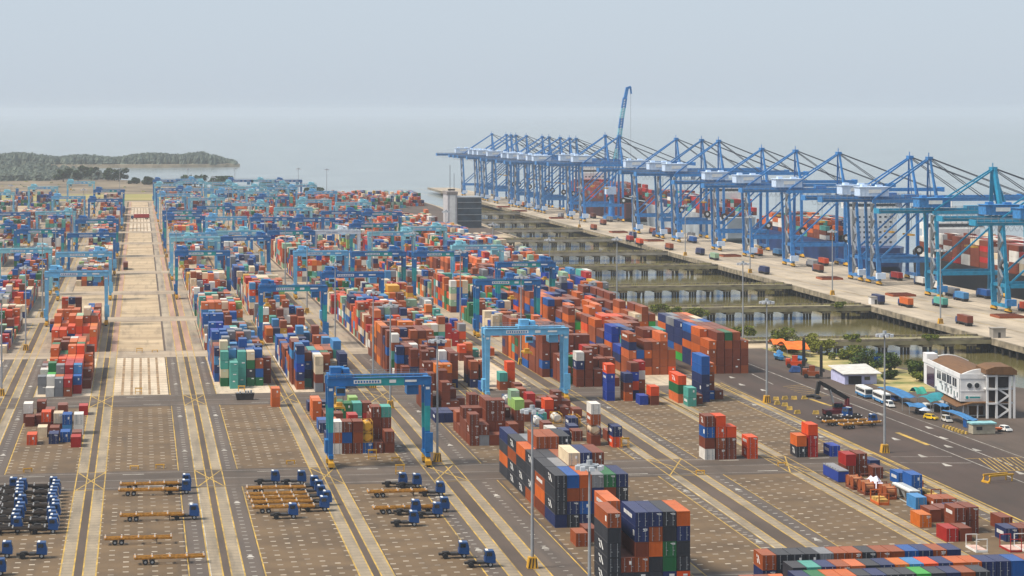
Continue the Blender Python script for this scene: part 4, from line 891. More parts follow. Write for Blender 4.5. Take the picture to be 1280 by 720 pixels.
# ------------------------------------------------------------------ ships
SL = ['container ship with black hull and maroon and white boxes behind the teal cranes', 'container ship with blue hull and tall white bridge behind the blue cranes', 'container ship with long grey hull behind the middle of the crane row', 'container ship with maroon boxes deep behind the far cluster of cranes']
SC = [(0.012, 0.012, 0.014), (0.012, 0.04, 0.15), (0.36, 0.39, 0.42), (0.10, 0.02, 0.02)]
for (sx, y0, y1, dz, nm), lab, hc in zip(SHIPS, SL, SC):
    t = thing('container_ship', lab, 'ship', (0, 0, 0), 0, 'container ships alongside the wharf')
    wd = 32.0; hm = mat('hull_' + nm, hc, .45, var=.2, scale=.08); m = MB()
    sec = [(y0, .55, -2), (y0 + 10, .9, -6), (y0 + 40, 1, -7), (y1 - 55, 1, -7), (y1 - 25, .7, -7), (y1, .06, -6)]
    for (ya, fa, za), (yb, fb, zb) in zip(sec[:-1], sec[1:]):
        c = sx + wd / 2; a, b = wd / 2 * fa, wd / 2 * fb
        top_a = dz + (3 if ya >= y1 - 30 else 0); top_b = dz + (3 if yb >= y1 - 30 else 0)
        m.hexa([(c - a * .9, ya, za), (c + a * .9, ya, za), (c + b * .9, yb, zb), (c - b * .9, yb, zb), (c - a, ya, top_a), (c + a, ya, top_a), (c + b, yb, top_b), (c - b, yb, top_b)])
    h = m.build('hull', hm, t)
    m = MB(); m.box(sx + .1, sx + .4, y0 + 6, y1 - 40, dz, dz + 1.1); m.build('bulwark', hm, h)
    ys = {'S1': y1 - 60, 'S2': y0 + 22, 'S3': y0 + 40, 'S4': y1 - 90}[nm]; hb = {'S1': 30, 'S2': 36, 'S3': 34, 'S4': 36}[nm]
    m = MB(); m.box(sx + 2, sx + 30, ys, ys + 11, dz, hb - 6); m.box(sx - .5, sx + 32.5, ys + 1, ys + 8, hb - 6, hb - 2.6); m.box(sx + 8, sx + 24, ys + 2, ys + 8, hb - 2.6, hb); br = m.build('bridge', white, t)
    m = MB()
    for k in range(int((hb - 8 - dz) / 2.9)):
        for q in range(8): m.box(sx + 4 + q * 3.1, sx + 5.4 + q * 3.1, ys - .06, ys + .1, dz + 1.5 + k * 2.9, dz + 2.6 + k * 2.9); m.box(sx + 1.94, sx + 2.1, ys + 1 + q * 1.2, ys + 1.6 + q * 1.2, dz + 1.5 + k * 2.9, dz + 2.6 + k * 2.9)
    m.box(sx + .5, sx + 31.5, ys + .94, ys + 1.1, hb - 5, hb - 3.4); m.build('window', glass, br)
    m = MB(); m.box(sx + 12, sx + 20, ys + 14, ys + 20, dz, hb - 1); m.build('funnel', CM['vermilion'] if nm == 'S1' else CM['navy'], t)
    m = MB(); m.cyl((sx + 16, ys + 5, hb), (sx + 16, ys + 5, hb + 9), .4, 6); m.box(sx + 13, sx + 19, ys + 4.8, ys + 5.2, hb + 5, hb + 5.4); m.build('mast', white, t)
# ------------------------------------------------------------------ lamp masts
def make_lamp():
    t = thing('lamp_mast', None, 'lamp mast', (0, 0, 0), 0, 'floodlight masts of the yard')
    m = MB(); m.cyl((0, 0, 1.9), (0, 0, 29.6), .33, 10, r2=.17); m.build('pole', steel, t)
    m = MB(); m.hexa([(-1.0, -1.0, 0), (1.0, -1.0, 0), (1.0, 1.0, 0), (-1.0, 1.0, 0), (-.75, -.75, 2.1), (.75, -.75, 2.1), (.75, .75, 2.1), (-.75, .75, 2.1)])
    b = m.build('base_block', yellow, t)
    m = MB()
    for i in range(3):
        for s_ in (-1, 1):
            m.hexa([(-.9 + i * .7, s_ * 1.02, .15), (-.65 + i * .7, s_ * 1.02, .15), (-.65 + i * .7, s_ * .98, .15), (-.9 + i * .7, s_ * .98, .15), (-.5 + i * .5, s_ * .82, 1.9), (-.3 + i * .5, s_ * .82, 1.9), (-.3 + i * .5, s_ * .74, 1.9), (-.5 + i * .5, s_ * .74, 1.9)])
    m.build('warning_stripe', dark, b)
    m = MB(); m.cyl((0, 0, 29.4), (0, 0, 29.9), 1.5, 12); m.cyl((0, 0, 29.9), (0, 0, 30.6), .5, 8)
    hd = m.build('lamp_head', steel, t)
    for i in range(8):
        a = i * math.pi / 4; x, y = 1.9 * math.cos(a), 1.9 * math.sin(a)
        m = MB(); m.box(x - .38, x + .38, y - .38, y + .38, 29.1, 29.75); m.build('floodlight', mat('lamp_glass', (.55, .57, .6), .3), hd)
    return t
lp = make_lamp(); freeze(lp); first = True
LN = {'a': 'lane right of the teal gantry', 'b': 'lane left of the crimson block', 'c': 'lane right of the light-blue gantry', 'd': 'edge of the service road', 'e': 'shore beside the basin', 'f': 'wharf edge', 'g': 'lane beside the empty alley', 'h': 'far left lane'}
LA = [('a', 70.2, 366), ('a', 72.7, 436), ('a', 71.8, 572), ('a', 71.3, 677), ('a', 71.2, 727), ('a', 70.3, 860), ('a', 69.8, 1000), ('a', 69, 1140), ('a', 67, 1290), ('a', 66, 1440), ('a', 63, 1720), ('a', 60, 2000), ('b', -41.4, 724), ('b', -40.7, 860), ('b', -40.4, 998), ('b', -40, 1140), ('b', -40, 1420), ('b', -40, 1700), ('c', 127.2, 786), ('c', 126, 930), ('c', 124, 1075), ('c', 120, 1230), ('c', 116, 1500), ('c', 110, 1900),
      ('d', 182, 672), ('d', 184.6, 569), ('e', 219, 842), ('e', 206, 1010), ('d', 176, 1010), ('d', 172, 1150), ('d', 168, 1300), ('d', 166, 1560), ('f', 318.6, 910), ('f', 318.6, 1060), ('f', 318.6, 1210), ('f', 318.6, 1360), ('f', 318.6, 1510), ('f', 318.6, 1700), ('g', 16.2, 1100), ('g', 15, 1390), ('g', 14, 1680), ('h', -96, 1300), ('h', -96, 1800), ('g', 45, 2290), ('g', -20, 2300), ('a', 90, 2290), ('c', 150, 2270), ('c', 175, 2240)]
LA.sort(key=lambda r: (r[0], r[2])); sn = {}
for k, x, y in LA:
    i = sn.get(k, 0); sn[k] = i + 1
    lab = f"grey floodlight mast with yellow base, {'nearest' if i == 0 else nth(i) + ' nearest'} along the {LN[k]}"
    if first: o = lp; o.location = (x, y, .04); first = False
    else: o = dup(lp, (x, y, .04 if k != 'f' else 0.0))
    tag(o, lab, 'lamp mast', 'floodlight masts of the yard')
# ------------------------------------------------------------------ prime movers and trailers
def wheel(m, x, y, r=.5, w=.32): m.cyl((x, y - w / 2, r), (x, y + w / 2, r), r, 12)
def make_mover(paint):
    """faces +X, origin under the middle"""
    t = thing('prime_mover', None, 'truck', (0, 0, 0), 0, 'terminal prime movers')
    m = MB(); m.hexa([(.9, -1.2, 1.0), (2.9, -1.2, .75), (2.9, 1.2, .75), (.9, 1.2, 1.0), (.95, -1.15, 2.0), (2.92, -1.15, 1.95), (2.92, 1.15, 1.95), (.95, 1.15, 2.0)])
    m.hexa([(.95, -1.15, 2.0), (2.92, -1.15, 1.95), (2.92, 1.15, 1.95), (.95, 1.15, 2.0), (1.0, -1.05, 3.1), (2.6, -1.05, 3.1), (2.6, 1.05, 3.1), (1.0, 1.05, 3.1)])
    c = m.build('cab', paint, t)
    m = MB(); m.box(1.2, 2.2, -1.16, -1.09, 2.15, 2.85); m.box(1.2, 2.2, 1.09, 1.16, 2.15, 2.85); m.hexa([(2.86, -.95, 2.1), (2.94, -.95, 2.05), (2.94, .95, 2.05), (2.86, .95, 2.1), (2.6, -.9, 2.9), (2.7, -.9, 2.9), (2.7, .9, 2.9), (2.6, .9, 2.9)]); m.box(.92, 1.0, -.8, .8, 2.1, 2.8); m.build('window', glass, c)
    m = MB(); m.box(1.1, 1.55, -.9, .9, 3.1, 3.2); m.build('roof', white, c)
    m = MB(); m.box(2.88, 2.97, -1.0, -.6, 1.0, 1.3); m.box(2.88, 2.97, .6, 1.0, 1.0, 1.3); m.build('headlight', white, c)
    m = MB(); m.box(-2.9, 2.8, -.5, .5, .6, 1.0); m.box(-2.2, -.8, -.7, .7, 1.0, 1.2); m.box(-.5, .7, -1.0, 1.0, .6, 1.05); m.cyl((-1.5, 0, 1.2), (-1.5, 0, 1.3), .6, 10); m.build('chassis', dark, t)
    for x, y in ((1.9, -1.0), (1.9, 1.0), (-1.7, -.95), (-1.7, .95)):
        m = MB(); wheel(m, x, y, .52, .34 if x > 0 else .55); m.cyl((x, y - .2 if y > 0 else y - .24, .52), (x, y + .24 if y > 0 else y + .2, .52), .26, 8, 1); m.build('wheel', [black, steel], t)
    return t
def make_trailer(paint):
    t = thing('skeletal_trailer', None, 'trailer', (0, 0, 0), 0, 'empty skeletal trailers')
    m = MB()
    for s_ in (-1, 1): m.box(-6.6, 6.6, s_ * .55 - .12, s_ * .55 + .12, .95, 1.45)
    for x in (-6.5, -3.3, 0, 3.2, 6.4): m.box(x - .22, x + .22, -1.22, 1.22, 1.2, 1.48)
    for s_ in (-1, 1): m.box(-6.6, 6.6, s_ * 1.2 - .06, s_ * 1.2 + .06, 1.2, 1.45)
    for x in (-6.5, -3.3, 0, 3.2, 6.4):
        for s_ in (-1, 1): m.box(x - .12, x + .12, s_ * 1.05 - .12, s_ * 1.05 + .12, 1.48, 1.75, 1)
    m.build('frame', [paint, white], t)
    for x in (-4.6, -3.3):
        for s_ in (-1, 1):
            m = MB(); wheel(m, x, s_ * .95, .52, .55); m.cyl((x, s_ * .95 - .3, .52), (x, s_ * .95 + .3, .52), .24, 8, 1); m.build('wheel', [black, steel], t)
    m = MB()
    for s_ in (-1, 1): m.beam((3.6, s_ * .7, 0.02), (3.6, s_ * .7, 1.2), .14); m.beam((3.6, s_ * .7, .5), (2.4, s_ * .55, 1.1), .08)
    m.build('landing_gear', dark, t)
    return t
mvp = make_mover(cab_blue); freeze(mvp); trp = make_trailer(orange_frame); freeze(trp)
darktr = make_trailer(mat('dark_frame', (0.05, 0.035, 0.025), .7, var=.3)); freeze(darktr)
used = {}
def put(p, x, y, rot, lab, z=.03, group=None):
    rot += random.uniform(-.025, .025); x += random.uniform(-.25, .25); y += random.uniform(-.2, .2)
    if p.name not in used: used[p.name] = 1; o = p; o.location = (x, y, z); o.rotation_euler = (0, 0, rot); tag(o, lab, o['category'], group or o.get('group'))
    else: o = dup(p, (x, y, z), rot, lab, group)
    return o
BM_ = 'blue prime mover'; TR_ = 'ochre skeletal trailer'
put(trp, 2.2, 540.5, .02, TR_ + ', rearmost of the two closest together left of the road')
put(trp, 1.6, 532, .0, TR_ + ' behind the rear one, hitched to a blue prime mover in the alley')
put(mvp, 8.6, 540.8, 0, BM_ + ' at the head of the rearmost trailer in the alley')
put(mvp, 8.2, 532.6, 0, BM_ + ' at the head of the second trailer in the alley')
put(trp, 2.4, 498.8, 0, TR_ + ' standing by itself with a prime mover in the mid alley')
put(mvp, 9.0, 499.0, 0, BM_ + ' pulling the lone hitched trailer in the mid alley')
put(trp, -.4, 472.6, 0, TR_ + ' without truck, upper of the two unhitched in the alley')
put(trp, 5.2, 451.4, .02, TR_ + ' without truck, lower of the two unhitched in the alley')
put(trp, 30.0, 530.6, 0, TR_ + ', rearmost of the packed group right of the alley')
for i, y in enumerate((522.5, 517, 511.5, 505)): put(trp, 29.6 + .2 * i, y, 0, TR_ + f", {ORD[i + 1]} from the rear in the packed group right of the alley")
for x, y, lab in ((28.5, 543.0, 'leftmost and rearmost at the packed trailer group'), (34.6, 542.0, 'standing right behind the packed trailer group'), (37.3, 534, 'rearmost in the column at the right of the packed group'), (37.6, 527.5, 'second in the column at the right of the packed group'), (37.8, 520, 'third in the column at the right of the packed group'), (38.0, 512.5, 'fourth in the column at the right of the packed group'), (37.3, 505, 'nearest in the column at the right of the packed group'), (29.8, 497.2, 'alone just before the packed trailer group')): put(mvp, x, y, 0, BM_ + ' ' + lab)
put(trp, 56.5, 521.4, 0, TR_ + ', rear one of two right of the nearest yellow runway'); put(trp, 55.6, 500.0, 0, TR_ + ', front one of two right of the nearest yellow runway')
for x, y, lab in ((57.4, 535.0, 'left one of two side by side behind the rear ochre trailer'), (60.4, 533.2, 'right one of two side by side behind the rear ochre trailer'), (64.0, 521.0, 'hitched to the rear trailer right of the nearest runway'), (62.6, 500.2, 'hitched to the front trailer right of the nearest runway'), (56.0, 501.0 - 3.4, 'standing before the front ochre trailer'), (60.0, 493.4, 'with dark cab window just right of the front trailer'), (53.9, 484.0, 'parked alone before the two ochre trailers'), (59.5, 448.2, 'left of the last two parked by the bottom edge'), (63.1, 438.8, 'right of the last two parked by the bottom edge')): put(mvp, x, y, 0, BM_ + ' ' + lab)
i = 0
for col, (x0, dx, ys) in enumerate(((-26.6, -.02, np.linspace(489, 540, 12)), (-19.6, -.02, np.linspace(487, 541, 13)))):
    for k, y in enumerate(ys):
        xx = x0 - (y - 488) * .026 + random.uniform(-.5, .5)
        put(mvp, xx, y, 0, f"{BM_}, {nth(k)} from the front in the {'left' if col == 0 else 'right'} long parked row")
        put(darktr, xx - 5.9, y, 0, f"dark skeletal trailer, {nth(k)} from the front behind the {'left' if col == 0 else 'right'} parked row", group='dark trailers of the parked rows') if k % 2 == 0 else None
for x, y, lab in ((-30.2, 542, 'rearmost left of the two long parked rows'), (-27.0, 462, 'left one of two parked before the long rows'), (-20.4, 460.6, 'right one of two parked before the long rows'), (-27.5, 444.8, 'nearest the bottom left corner')): put(mvp, x, y, 0, BM_ + ' ' + lab)
# wharf trucks: mover, trailer and box, far away
wt = thing('container_truck', None, 'truck', (0, 0, 0), 0, 'container trucks on the wharf')
m = MB(); m.hexa([(-1.2, 6.0, .8), (1.2, 6.0, .8), (1.2, 8.2, .8), (-1.2, 8.2, .8), (-1.15, 6.0, 3), (1.15, 6.0, 3), (1.1, 7.9, 3), (-1.1, 7.9, 3)]); m.build('cab', cab_blue, wt)
m = MB(); m.box(-1.2, 1.2, -6.4, 6.0, 1.0, 1.4)
for y in (-5, -3.6, 4, 7): m.cyl((-1.2, y, .5), (1.2, y, .5), .5, 10)
m.build('chassis', dark, wt)
m = MB(); m.box(-1.22, 1.22, -6.2, 5.8, 1.42, 4.1); lo = m.build('cargo_box', CM['maroon-brown'], wt); lo.material_slots[0].link = 'OBJECT'; lo.material_slots[0].material = CM['maroon-brown']
freeze(wt); fst = True
for x, y, c, on in [(322, 902, 'maroon-brown', 'near the second nearest trestle end'), (342, 988, 'teal', 'beneath the nearest teal crane leg'), (327, 990, 'burnt-orange', 'at the wharf edge by a yellow cab'), (320, 1008, 'navy', 'next to the white hut on the wharf edge'), (362, 1017, 'sky-blue', 'right of the nearest teal crane'), (320, 1201, 'navy', 'alone at wharf edge before the paired cranes'), (322, 1318, 'sage-green', 'on the wharf edge left of a crane foot'), (325, 1365, 'navy', 'between two lamp masts of the wharf'), (318, 1417, 'rust-brown', 'behind the navy one at the wharf edge'), (350, 1489, 'blue', 'between crane legs at mid wharf'), (324, 1554, 'navy', 'mid wharf, left of a crane foot'), (311, 1472, 'vermilion', 'at the kerb where a trestle meets'), (312, 1507, 'crimson', 'just behind the vermilion one at the kerb'), (342, 1563, 'navy', 'deep between far crane legs'), (318, 1662, 'rust-brown', 'far along the wharf kerb'), (339, 1733, 'maroon-brown', 'far below the clustered cranes'), (328, 1851, 'grey', 'farthest along the wharf'), (352, 1210, 'maroon-brown', 'under the paired cranes'), (372, 1080, 'white', 'under the portal of the second crane')]:
    lab = f"truck carrying a {c} container {on}"
    if fst: o = wt; o.location = (x + 4, y, .02); fst = False; tag(o, lab, 'truck', 'container trucks on the wharf')
    else: o = dup(wt, (x + 4, y, .02), 0, lab)
    for ch in o.children:
        if ch.name.startswith('cargo_box'): ch.material_slots[0].link = 'OBJECT'; ch.material_slots[0].material = CM[c]
k_ = 0
for i, (y, _) in enumerate(sts_px[:18]):
    for off, where in ((9.5, 'landside lane'), (20.5, 'waterside lane')):
        if random.random() < .72:
            c = pick(MIX); o = dup(wt, (xl(y) + off, y + random.uniform(-14, 14), .02), 0, f"truck with {c} container in the {where} under the {nth(i) if i else 'very'} nearest quay crane")
            for ch in o.children:
                if ch.name.startswith('cargo_box'): ch.material_slots[0].link = 'OBJECT'; ch.material_slots[0].material = CM[c]
    if i % 2 == 0:
        t = thing('hatch_cover', f"rust-red ship hatch cover lying on the wharf landside of the {nth(i) if i else 'very'} nearest quay crane", 'hatch cover', (xl(y) - 9 - (i % 3) * 2, y + 9, .02), random.uniform(-.05, .05), 'hatch covers laid on the wharf')
        m = MB(); m.box(-5.5, 5.5, -6, 6, 0, .9); m.build('panel', CM['rust-brown'], t); m = MB(); [m.box(-5.3, 5.3, -5.6 + q * 2.2, -5.4 + q * 2.2, .9, 1.05) for q in range(6)]; m.build('ribs', CM['maroon-brown'], t)
o = dup(wt, (0.5, 1880, .03), R(90), 'distant truck with a crimson container crossing the far end of the empty alley')
for ch in o.children:
    if ch.name.startswith('cargo_box'): ch.material_slots[0].link = 'OBJECT'; ch.material_slots[0].material = CM['crimson']
o = dup(wt, (-33.6, 935, .03), R(180), 'white-roofed truck in the lane left of the crimson block')
o = dup(wt, (-8, 1290, .03), 0, 'small dark truck standing on the tan alley paving')
# ------------------------------------------------------------------ white control building
wall_w = mat('white_wall', (0.70, 0.69, 0.68), 0.7, var=.06, scale=.3)
roof_b = mat('brown_roof_sheet', (0.15, 0.072, 0.025), 0.65, var=.12, scale=.4, stretch=(6, .4, 1))
t = thing('control_building', 'white three-storey building with brown curved roofs and open stair tower by the basin', 'building', (0, 0, 0))
X0, X1, Y0, Y1 = 0.0, 13.0, 0.0, 45.0; t.location = (226.9, 631.5, 0); t.rotation_euler = (0, 0, R(-6))
m = MB(); m.box(X0, X1, Y0, Y1, 4.4, 10.8, 0); m.box(X0 + 2.5, X1, Y0 + 2, Y1 - 4, 0, 4.38, 0); m.box(X0 - .15, X1 + .05, Y0 - .15, Y0 + .2, 10.8, 12.1); m.box(X0 - .15, X0 + .2, Y0 + .2, Y1, 10.8, 12.1)
m.box(X0 - .2, X0 + 3.0, Y1 - 5, Y1 + .6, 10.8, 13.6); m.box(X0 - .08, X1, Y0 - .08, Y0 + .02, 7.2, 7.5)
m.build('wall', wall_w, t)
m = MB(); n = 10; c = (X0 + X1) / 2                      # barrel roof along Y
pr_ = [(X0 + .4 + (X1 - X0 - .6) * i / n, 11.0 + 2.0 * math.sin(math.pi * min(1, (i / n) * .93 + .04))) for i in range(n + 1)]
m.prism(pr_ + [(X1 - .2, 10.85), (X0 + .4, 10.85)], Y0 + 3, Y1 - 3); rf = m.build('roof', roof_b, t)
m = MB(); m.prism([(x, z + .25) for x, z in pr_] + [(X1 - .1, 10.85), (X0 + .3, 10.85)], Y0 + 2.2, Y0 + 3.0); m.build('gable', wall_w, rf); m = MB(); m.prism([(x, z + .25) for x, z in pr_] + [(X1 - .1, 10.85), (X0 + .3, 10.85)], Y1 - 3.0, Y1 - 2.2); m.build('gable', wall_w, rf)
for i in range(4):
    y = Y0 + 4 + i * 6.3
    m = MB(); m.box(X0 - .06, X0 + .1, y, y + 5.0, 7.9, 10.3); w_ = m.build('window', glass, t)
    m = MB(); m.box(X0 - .1, X0 - .02, y - .3, y, 7.7, 10.5); m.box(X0 - .1, X0 - .02, y + 2.4, y + 2.6, 7.9, 10.3); m.box(X0 - .14, X0 - .02, y - .3, y + 5.2, 7.6, 7.85); m.build('frame', white, w_)
m = MB(); m.box(X0 - .07, X0 + .1, Y1 - 14, Y1 - 4, 4.6, 10.2); w_ = m.build('window', mat('plum_glass', (.05, .02, .045), .1), t)
for i in range(6):
    y = Y0 + 3 + i * 3.6
    m = MB(); m.box(X0 - .06, X0 + .1, y, y + .9, 5.2, 6.6); m.build('slit_window', glass, t)
for x in (2.6, 4.7):
    m = MB(); m.cyl((x, Y0 - .2, 8.9), (x, Y0 + .1, 8.9), .72, 18); w_ = m.build('porthole_window', glass, t)
    m = MB(); m.cyl((x, Y0 - .14, 8.9), (x, Y0 - .05, 8.9), .9, 18); m.build('rim', white, w_); w_.location.y = 0
m = MB(); m.box(1.2, 6.0, Y0 - .12, Y0 - .02, 5.0, 6.1); sg = m.build('sign_board', white, t)
m = MB(); m.cyl((1.9, Y0 - .18, 5.55), (1.9, Y0 - .12, 5.55), .42, 14); m.box(2.6, 5.6, Y0 - .16, Y0 - .12, 5.35, 5.75); m.build('lettering', teal_p, sg)
m = MB(); m.prism([(X0 - 1.6, 3.3), (X0 + 3, 4.4), (X1, 4.4), (X1, 4.15), (X0 + 3, 4.15), (X0 - 1.6, 3.1)], Y0 - 2.6, Y0 + 24); m.build('canopy_roof', roof_b, t)
m = MB()
for x, y in ((X0 + .4, Y0 - 1.6), (X0 + 4.5, Y0 - 1.6), (X0 + .4, Y0 + 10), (X0 + .4, Y0 + 20)): m.cyl((x, y, 0), (x, y, 3.6), .22, 8)
m.box(X0 + 3, X0 + 7, Y0 + 1.9, Y0 + 2.0, .4, 2.9, 1); m.build('ground_floor_front', [wall_w, roof_b], t)
for i, (y, z) in enumerate(((5.0, 4.6), (9.6, 7.0), (16.0, 7.0), (22.2, 7.0), (28.4, 4.7))):
    m = MB(); m.box(X0 - .5, X0 - .02, y, y + 1.0, z, z + .65); m.build('air_conditioner', steel, t)
for y in (.6, 15.3, 30.6): m = MB(); m.cyl((X0 - .12, y, .2 + 4.2), (X0 - .12, y, 10.9), .08, 6); m.build('downpipe', steel, t)
# stair tower at the right-hand front corner
m = MB(); sx = 6.9
for x in (sx, sx + 2.6, sx + 6.4, sx + 7.6):
    m.box(x - .3, x + .3, Y0 - 3.2, Y0 - 2.6, 0, 12.4 - (.5 if x > sx + 5 else 0))
for z in (3.9, 7.9, 11.6): m.box(sx - .3, sx + 2.9, Y0 - 3.3, Y0 - 2.5, z, z + .5); m.box(sx - .3, sx + 7.9, Y0 - 2.5, Y0 + .1, z, z + .3)
for i, z in enumerate((.2, 4.2)):
    m.beam((sx + 2.9, Y0 - 2.8, z), (sx + 6.1, Y0 - 2.8, z + 2.1), .25, .5); m.beam((sx + 6.1, Y0 - 2.4, z + 2.1), (sx + 2.9, Y0 - 2.4, z + 4.1), .25, .5)
m.build('stair_tower', wall_w, t)
m = MB(); m.prism([(sx - .5, 12.35), (sx - .5, 13.7), (sx + 2, 14.5), (sx + 6.5, 14.5), (sx + 8.2, 13.4), (sx + 8.2, 12.2)], Y0 - 3.8, Y0 + 8); m.build('tower_roof', roof_b, t)
m = MB(); m.box(sx + .3, sx + 7.4, Y0 - .22, Y0 - .12, .2, 3.8); m.box(sx + .3, sx + 7.4, Y0 - .22, Y0 - .12, 4.3, 7.8); m.box(sx + .3, sx + 7.4, Y0 - .22, Y0 - .12, 8.3, 11.5); m.build('recess_shade_panel', mat('recess_shade_paint', (.06, .05, .05), .8), t)  # flat dark panels on the wall, painted shade for the open stair tower
# lilac shed, kiosk, tall glass office
t = thing('shed', 'low lilac-walled shed with pale lean-to roof beside the road', 'shed', (0, 0, 0))
m = MB(); m.box(218.2, 228.6, 712.5, 714.5, 0, 3.2); m.box(218.2, 220.2, 714.5, 727.5, 0, 3.2); m.box(226, 228.6, 714.5, 727.5, 0, 3.6); m.box(220.2, 226, 725.5, 727.5, 0, 3.4); m.build('wall', mat('lilac_wall', (.48, .49, .72), .8, var=.08), t)
m = MB(); m.hexa([(217.4, 711.4, 3.2), (230, 711.4, 3.25), (230, 728.4, 4.5), (217.4, 728.4, 4.2), (217.4, 711.4, 3.4), (230, 711.4, 3.45), (230, 728.4, 4.7), (217.4, 728.4, 4.4)]); m.build('roof', mat('pale_roof', (.55, .53, .49), .8, var=.1, scale=.5), t)
m = MB(); m.box(224.6, 226.4, 712.42, 712.52, 1.3, 2.4); m.build('window', glass, t)
m = MB(); m.box(219.4, 223.6, 712.4, 712.52, .1, 2.6); m.build('doorway', dark, t)
t = thing('guard_kiosk', 'beige portable kiosk with teal roof edge at the roadside before the white building', 'kiosk', (0, 0, 0))
m = MB(); m.box(218, 224.2, 597, 600.4, .15, 2.7); m.build('wall', mat('beige_panel', (.40, .36, .27), .8, var=.1, scale=.8), t)
m = MB(); m.box(217.7, 224.5, 596.6, 600.8, 2.7, 3.1); m.build('roof', mat('teal_roof_edge', (.25, .48, .50), .7), t)
m = MB(); m.box(219, 220.6, 596.93, 597.02, 1.2, 2.1); m.build('window', glass, t)
t = thing('office_tower', 'far glass-fronted office block with grey stair tower beside the basin', 'building', (0, 0, 0))
m = MB(); m.box(221.5, 228.5, 1704, 1730, 0, 24.5); m.build('stair_tower', mat('grey_cladding', (.45, .44, .46), .7, var=.08), t)
m = MB(); m.box(223.2, 227.2, 1703.8, 1703.98, 2, 24); m.build('white_panel', white, t)
m = MB(); m.box(229, 246.5, 1704, 1730, 0, 22); m.build('glass_front', mat('office_glass', (.03, .06, .09), .12, var=.3, scale=.2, spec=.8), t)
for z in (5, 9.6, 14.2, 18.6): 
    m = MB(); m.box(228.8, 246.8, 1703.5, 1704, z, z + .35); m.build('floor_band', steel, t)
m = MB(); m.box(228.6, 247, 1703.4, 1730.4, 22, 22.7); m.build('roof', steel, t)
m = MB(); m.box(221, 229, 1703.6, 1730.4, 24.5, 26.6); m.build('tower_cap', mat('taupe_band', (.25, .22, .21), .8), t)
m = MB(); m.cyl((224, 1710, 26.6), (224, 1710, 46), .2, 6); m.cyl((227, 1710, 26.6), (227, 1710, 40), .15, 6); m.box(222.5, 227.5, 1709, 1711, 27.3, 28.4); m.build('antenna', dark, t)
for x, y, w_, d_, h_, lab in ((320.5, 851, 5, 4, 3.6, 'grey service hut at the wharf end of the nearest trestle'), (322, 1007, 4.2, 4, 3.2, 'small white hut on the wharf edge at the second trestle')):
    t = thing('hut', lab, 'hut', (x, y, 0)); m = MB(); m.box(-w_ / 2, w_ / 2, -d_ / 2, d_ / 2, 0, h_); m.build('wall', wall_w if 'white' in lab else concrete, t)
    m = MB(); m.box(-w_ / 2 - .3, w_ / 2 + .3, -d_ / 2 - .3, d_ / 2 + .3, h_, h_ + .25); m.build('roof', concrete, t); m = MB(); m.box(-.5, .5, -d_ / 2 - .05, -d_ / 2 + .02, 0, 2.1); m.build('door', dark, t)
# ------------------------------------------------------------------ canopies, boats, buses, cars
blue_tarp = mat('blue_tarpaulin', (.035, .16, .36), .7, var=.15, scale=.8); teal_tarp = mat('teal_tarpaulin', (.015, .22, .27), .7, var=.15); orange_tarp = mat('orange_tarpaulin', (.75, .15, .012), .7, var=.12)
def canopy(pts, h, sag, mt, lab, post=True):
    """an awning over four ground corners"""
    t = thing('canopy', lab, 'canopy', (0, 0, 0), 0, 'roadside canopies'); m = MB(); n = 6
    a, b, c, d = [Vector((p[0], p[1], 0)) for p in pts]
    P_ = lambda u, v: (a * (1 - u) + b * u) * (1 - v) + (d * (1 - u) + c * u) * v + Vector((0, 0, h + sag * math.sin(math.pi * v) + .12 * math.sin(9 * u)))
    for i in range(n):
        for j in range(n):
            q = [P_(i / n, j / n), P_((i + 1) / n, j / n), P_((i + 1) / n, (j + 1) / n), P_(i / n, (j + 1) / n)]
            m.hexa([x - Vector((0, 0, .06)) for x in q] + q)
    m.build('cover', mt, t)
    for p in (a, b, c, d):
        m = MB(); m.cyl((p.x, p.y, 0), (p.x, p.y, h), .07, 6); m.build('post', steel, t)
    return t
canopy([(217.8, 655), (222.4, 656), (223.2, 684), (219, 682)], 2.7, .5, blue_tarp, 'long blue awning over the parked row nearest the buses')
canopy([(221.5, 641), (230.5, 651), (228.5, 661), (221.2, 652)], 3.1, .9, teal_tarp, 'teal awning against the white building wall')
canopy([(222.6, 656), (226, 657), (226, 664), (222.6, 663)], 3.6, 1.6, mat('green_tarp', (.03, .27, .20), .7), 'peaked green canopy tucked behind the teal awning')
canopy([(214.6, 639), (218.8, 636), (219.2, 645), (215.2, 647)], 2.3, .6, blue_tarp, 'small blue awning standing at the road edge')
canopy([(222.4, 635), (225, 635), (225, 642), (222.4, 642)], 2.6, .4, blue_tarp, 'square blue awning right of the white stall')
canopy([(220.4, 608), (223, 607), (223.6, 629), (220.6, 629)], 2.4, .4, blue_tarp, 'long sloping blue awning behind the kiosk')
canopy([(222.5, 813), (227, 811), (228, 824), (223, 822)], 2.6, 1.5, orange_tarp, 'orange awning farthest along the shore'); canopy([(222.4, 794), (230, 792), (231, 811), (223, 810)], 2.8, 2.0, orange_tarp, 'larger orange awning nearest the mast machines')
t = thing('parasol', 'pale round parasol at the end of the small blue awning', 'parasol', (216.9, 632.5, 0)); m = MB(); m.cyl((0, 0, 2.1), (0, 0, 2.9), 1.7, 12, r2=.1); m.build('shade', mat('pale_canvas', (.5, .55, .65), .8), t); m = MB(); m.cyl((0, 0, 0), (0, 0, 2.2), .06, 6); m.build('pole', steel, t)
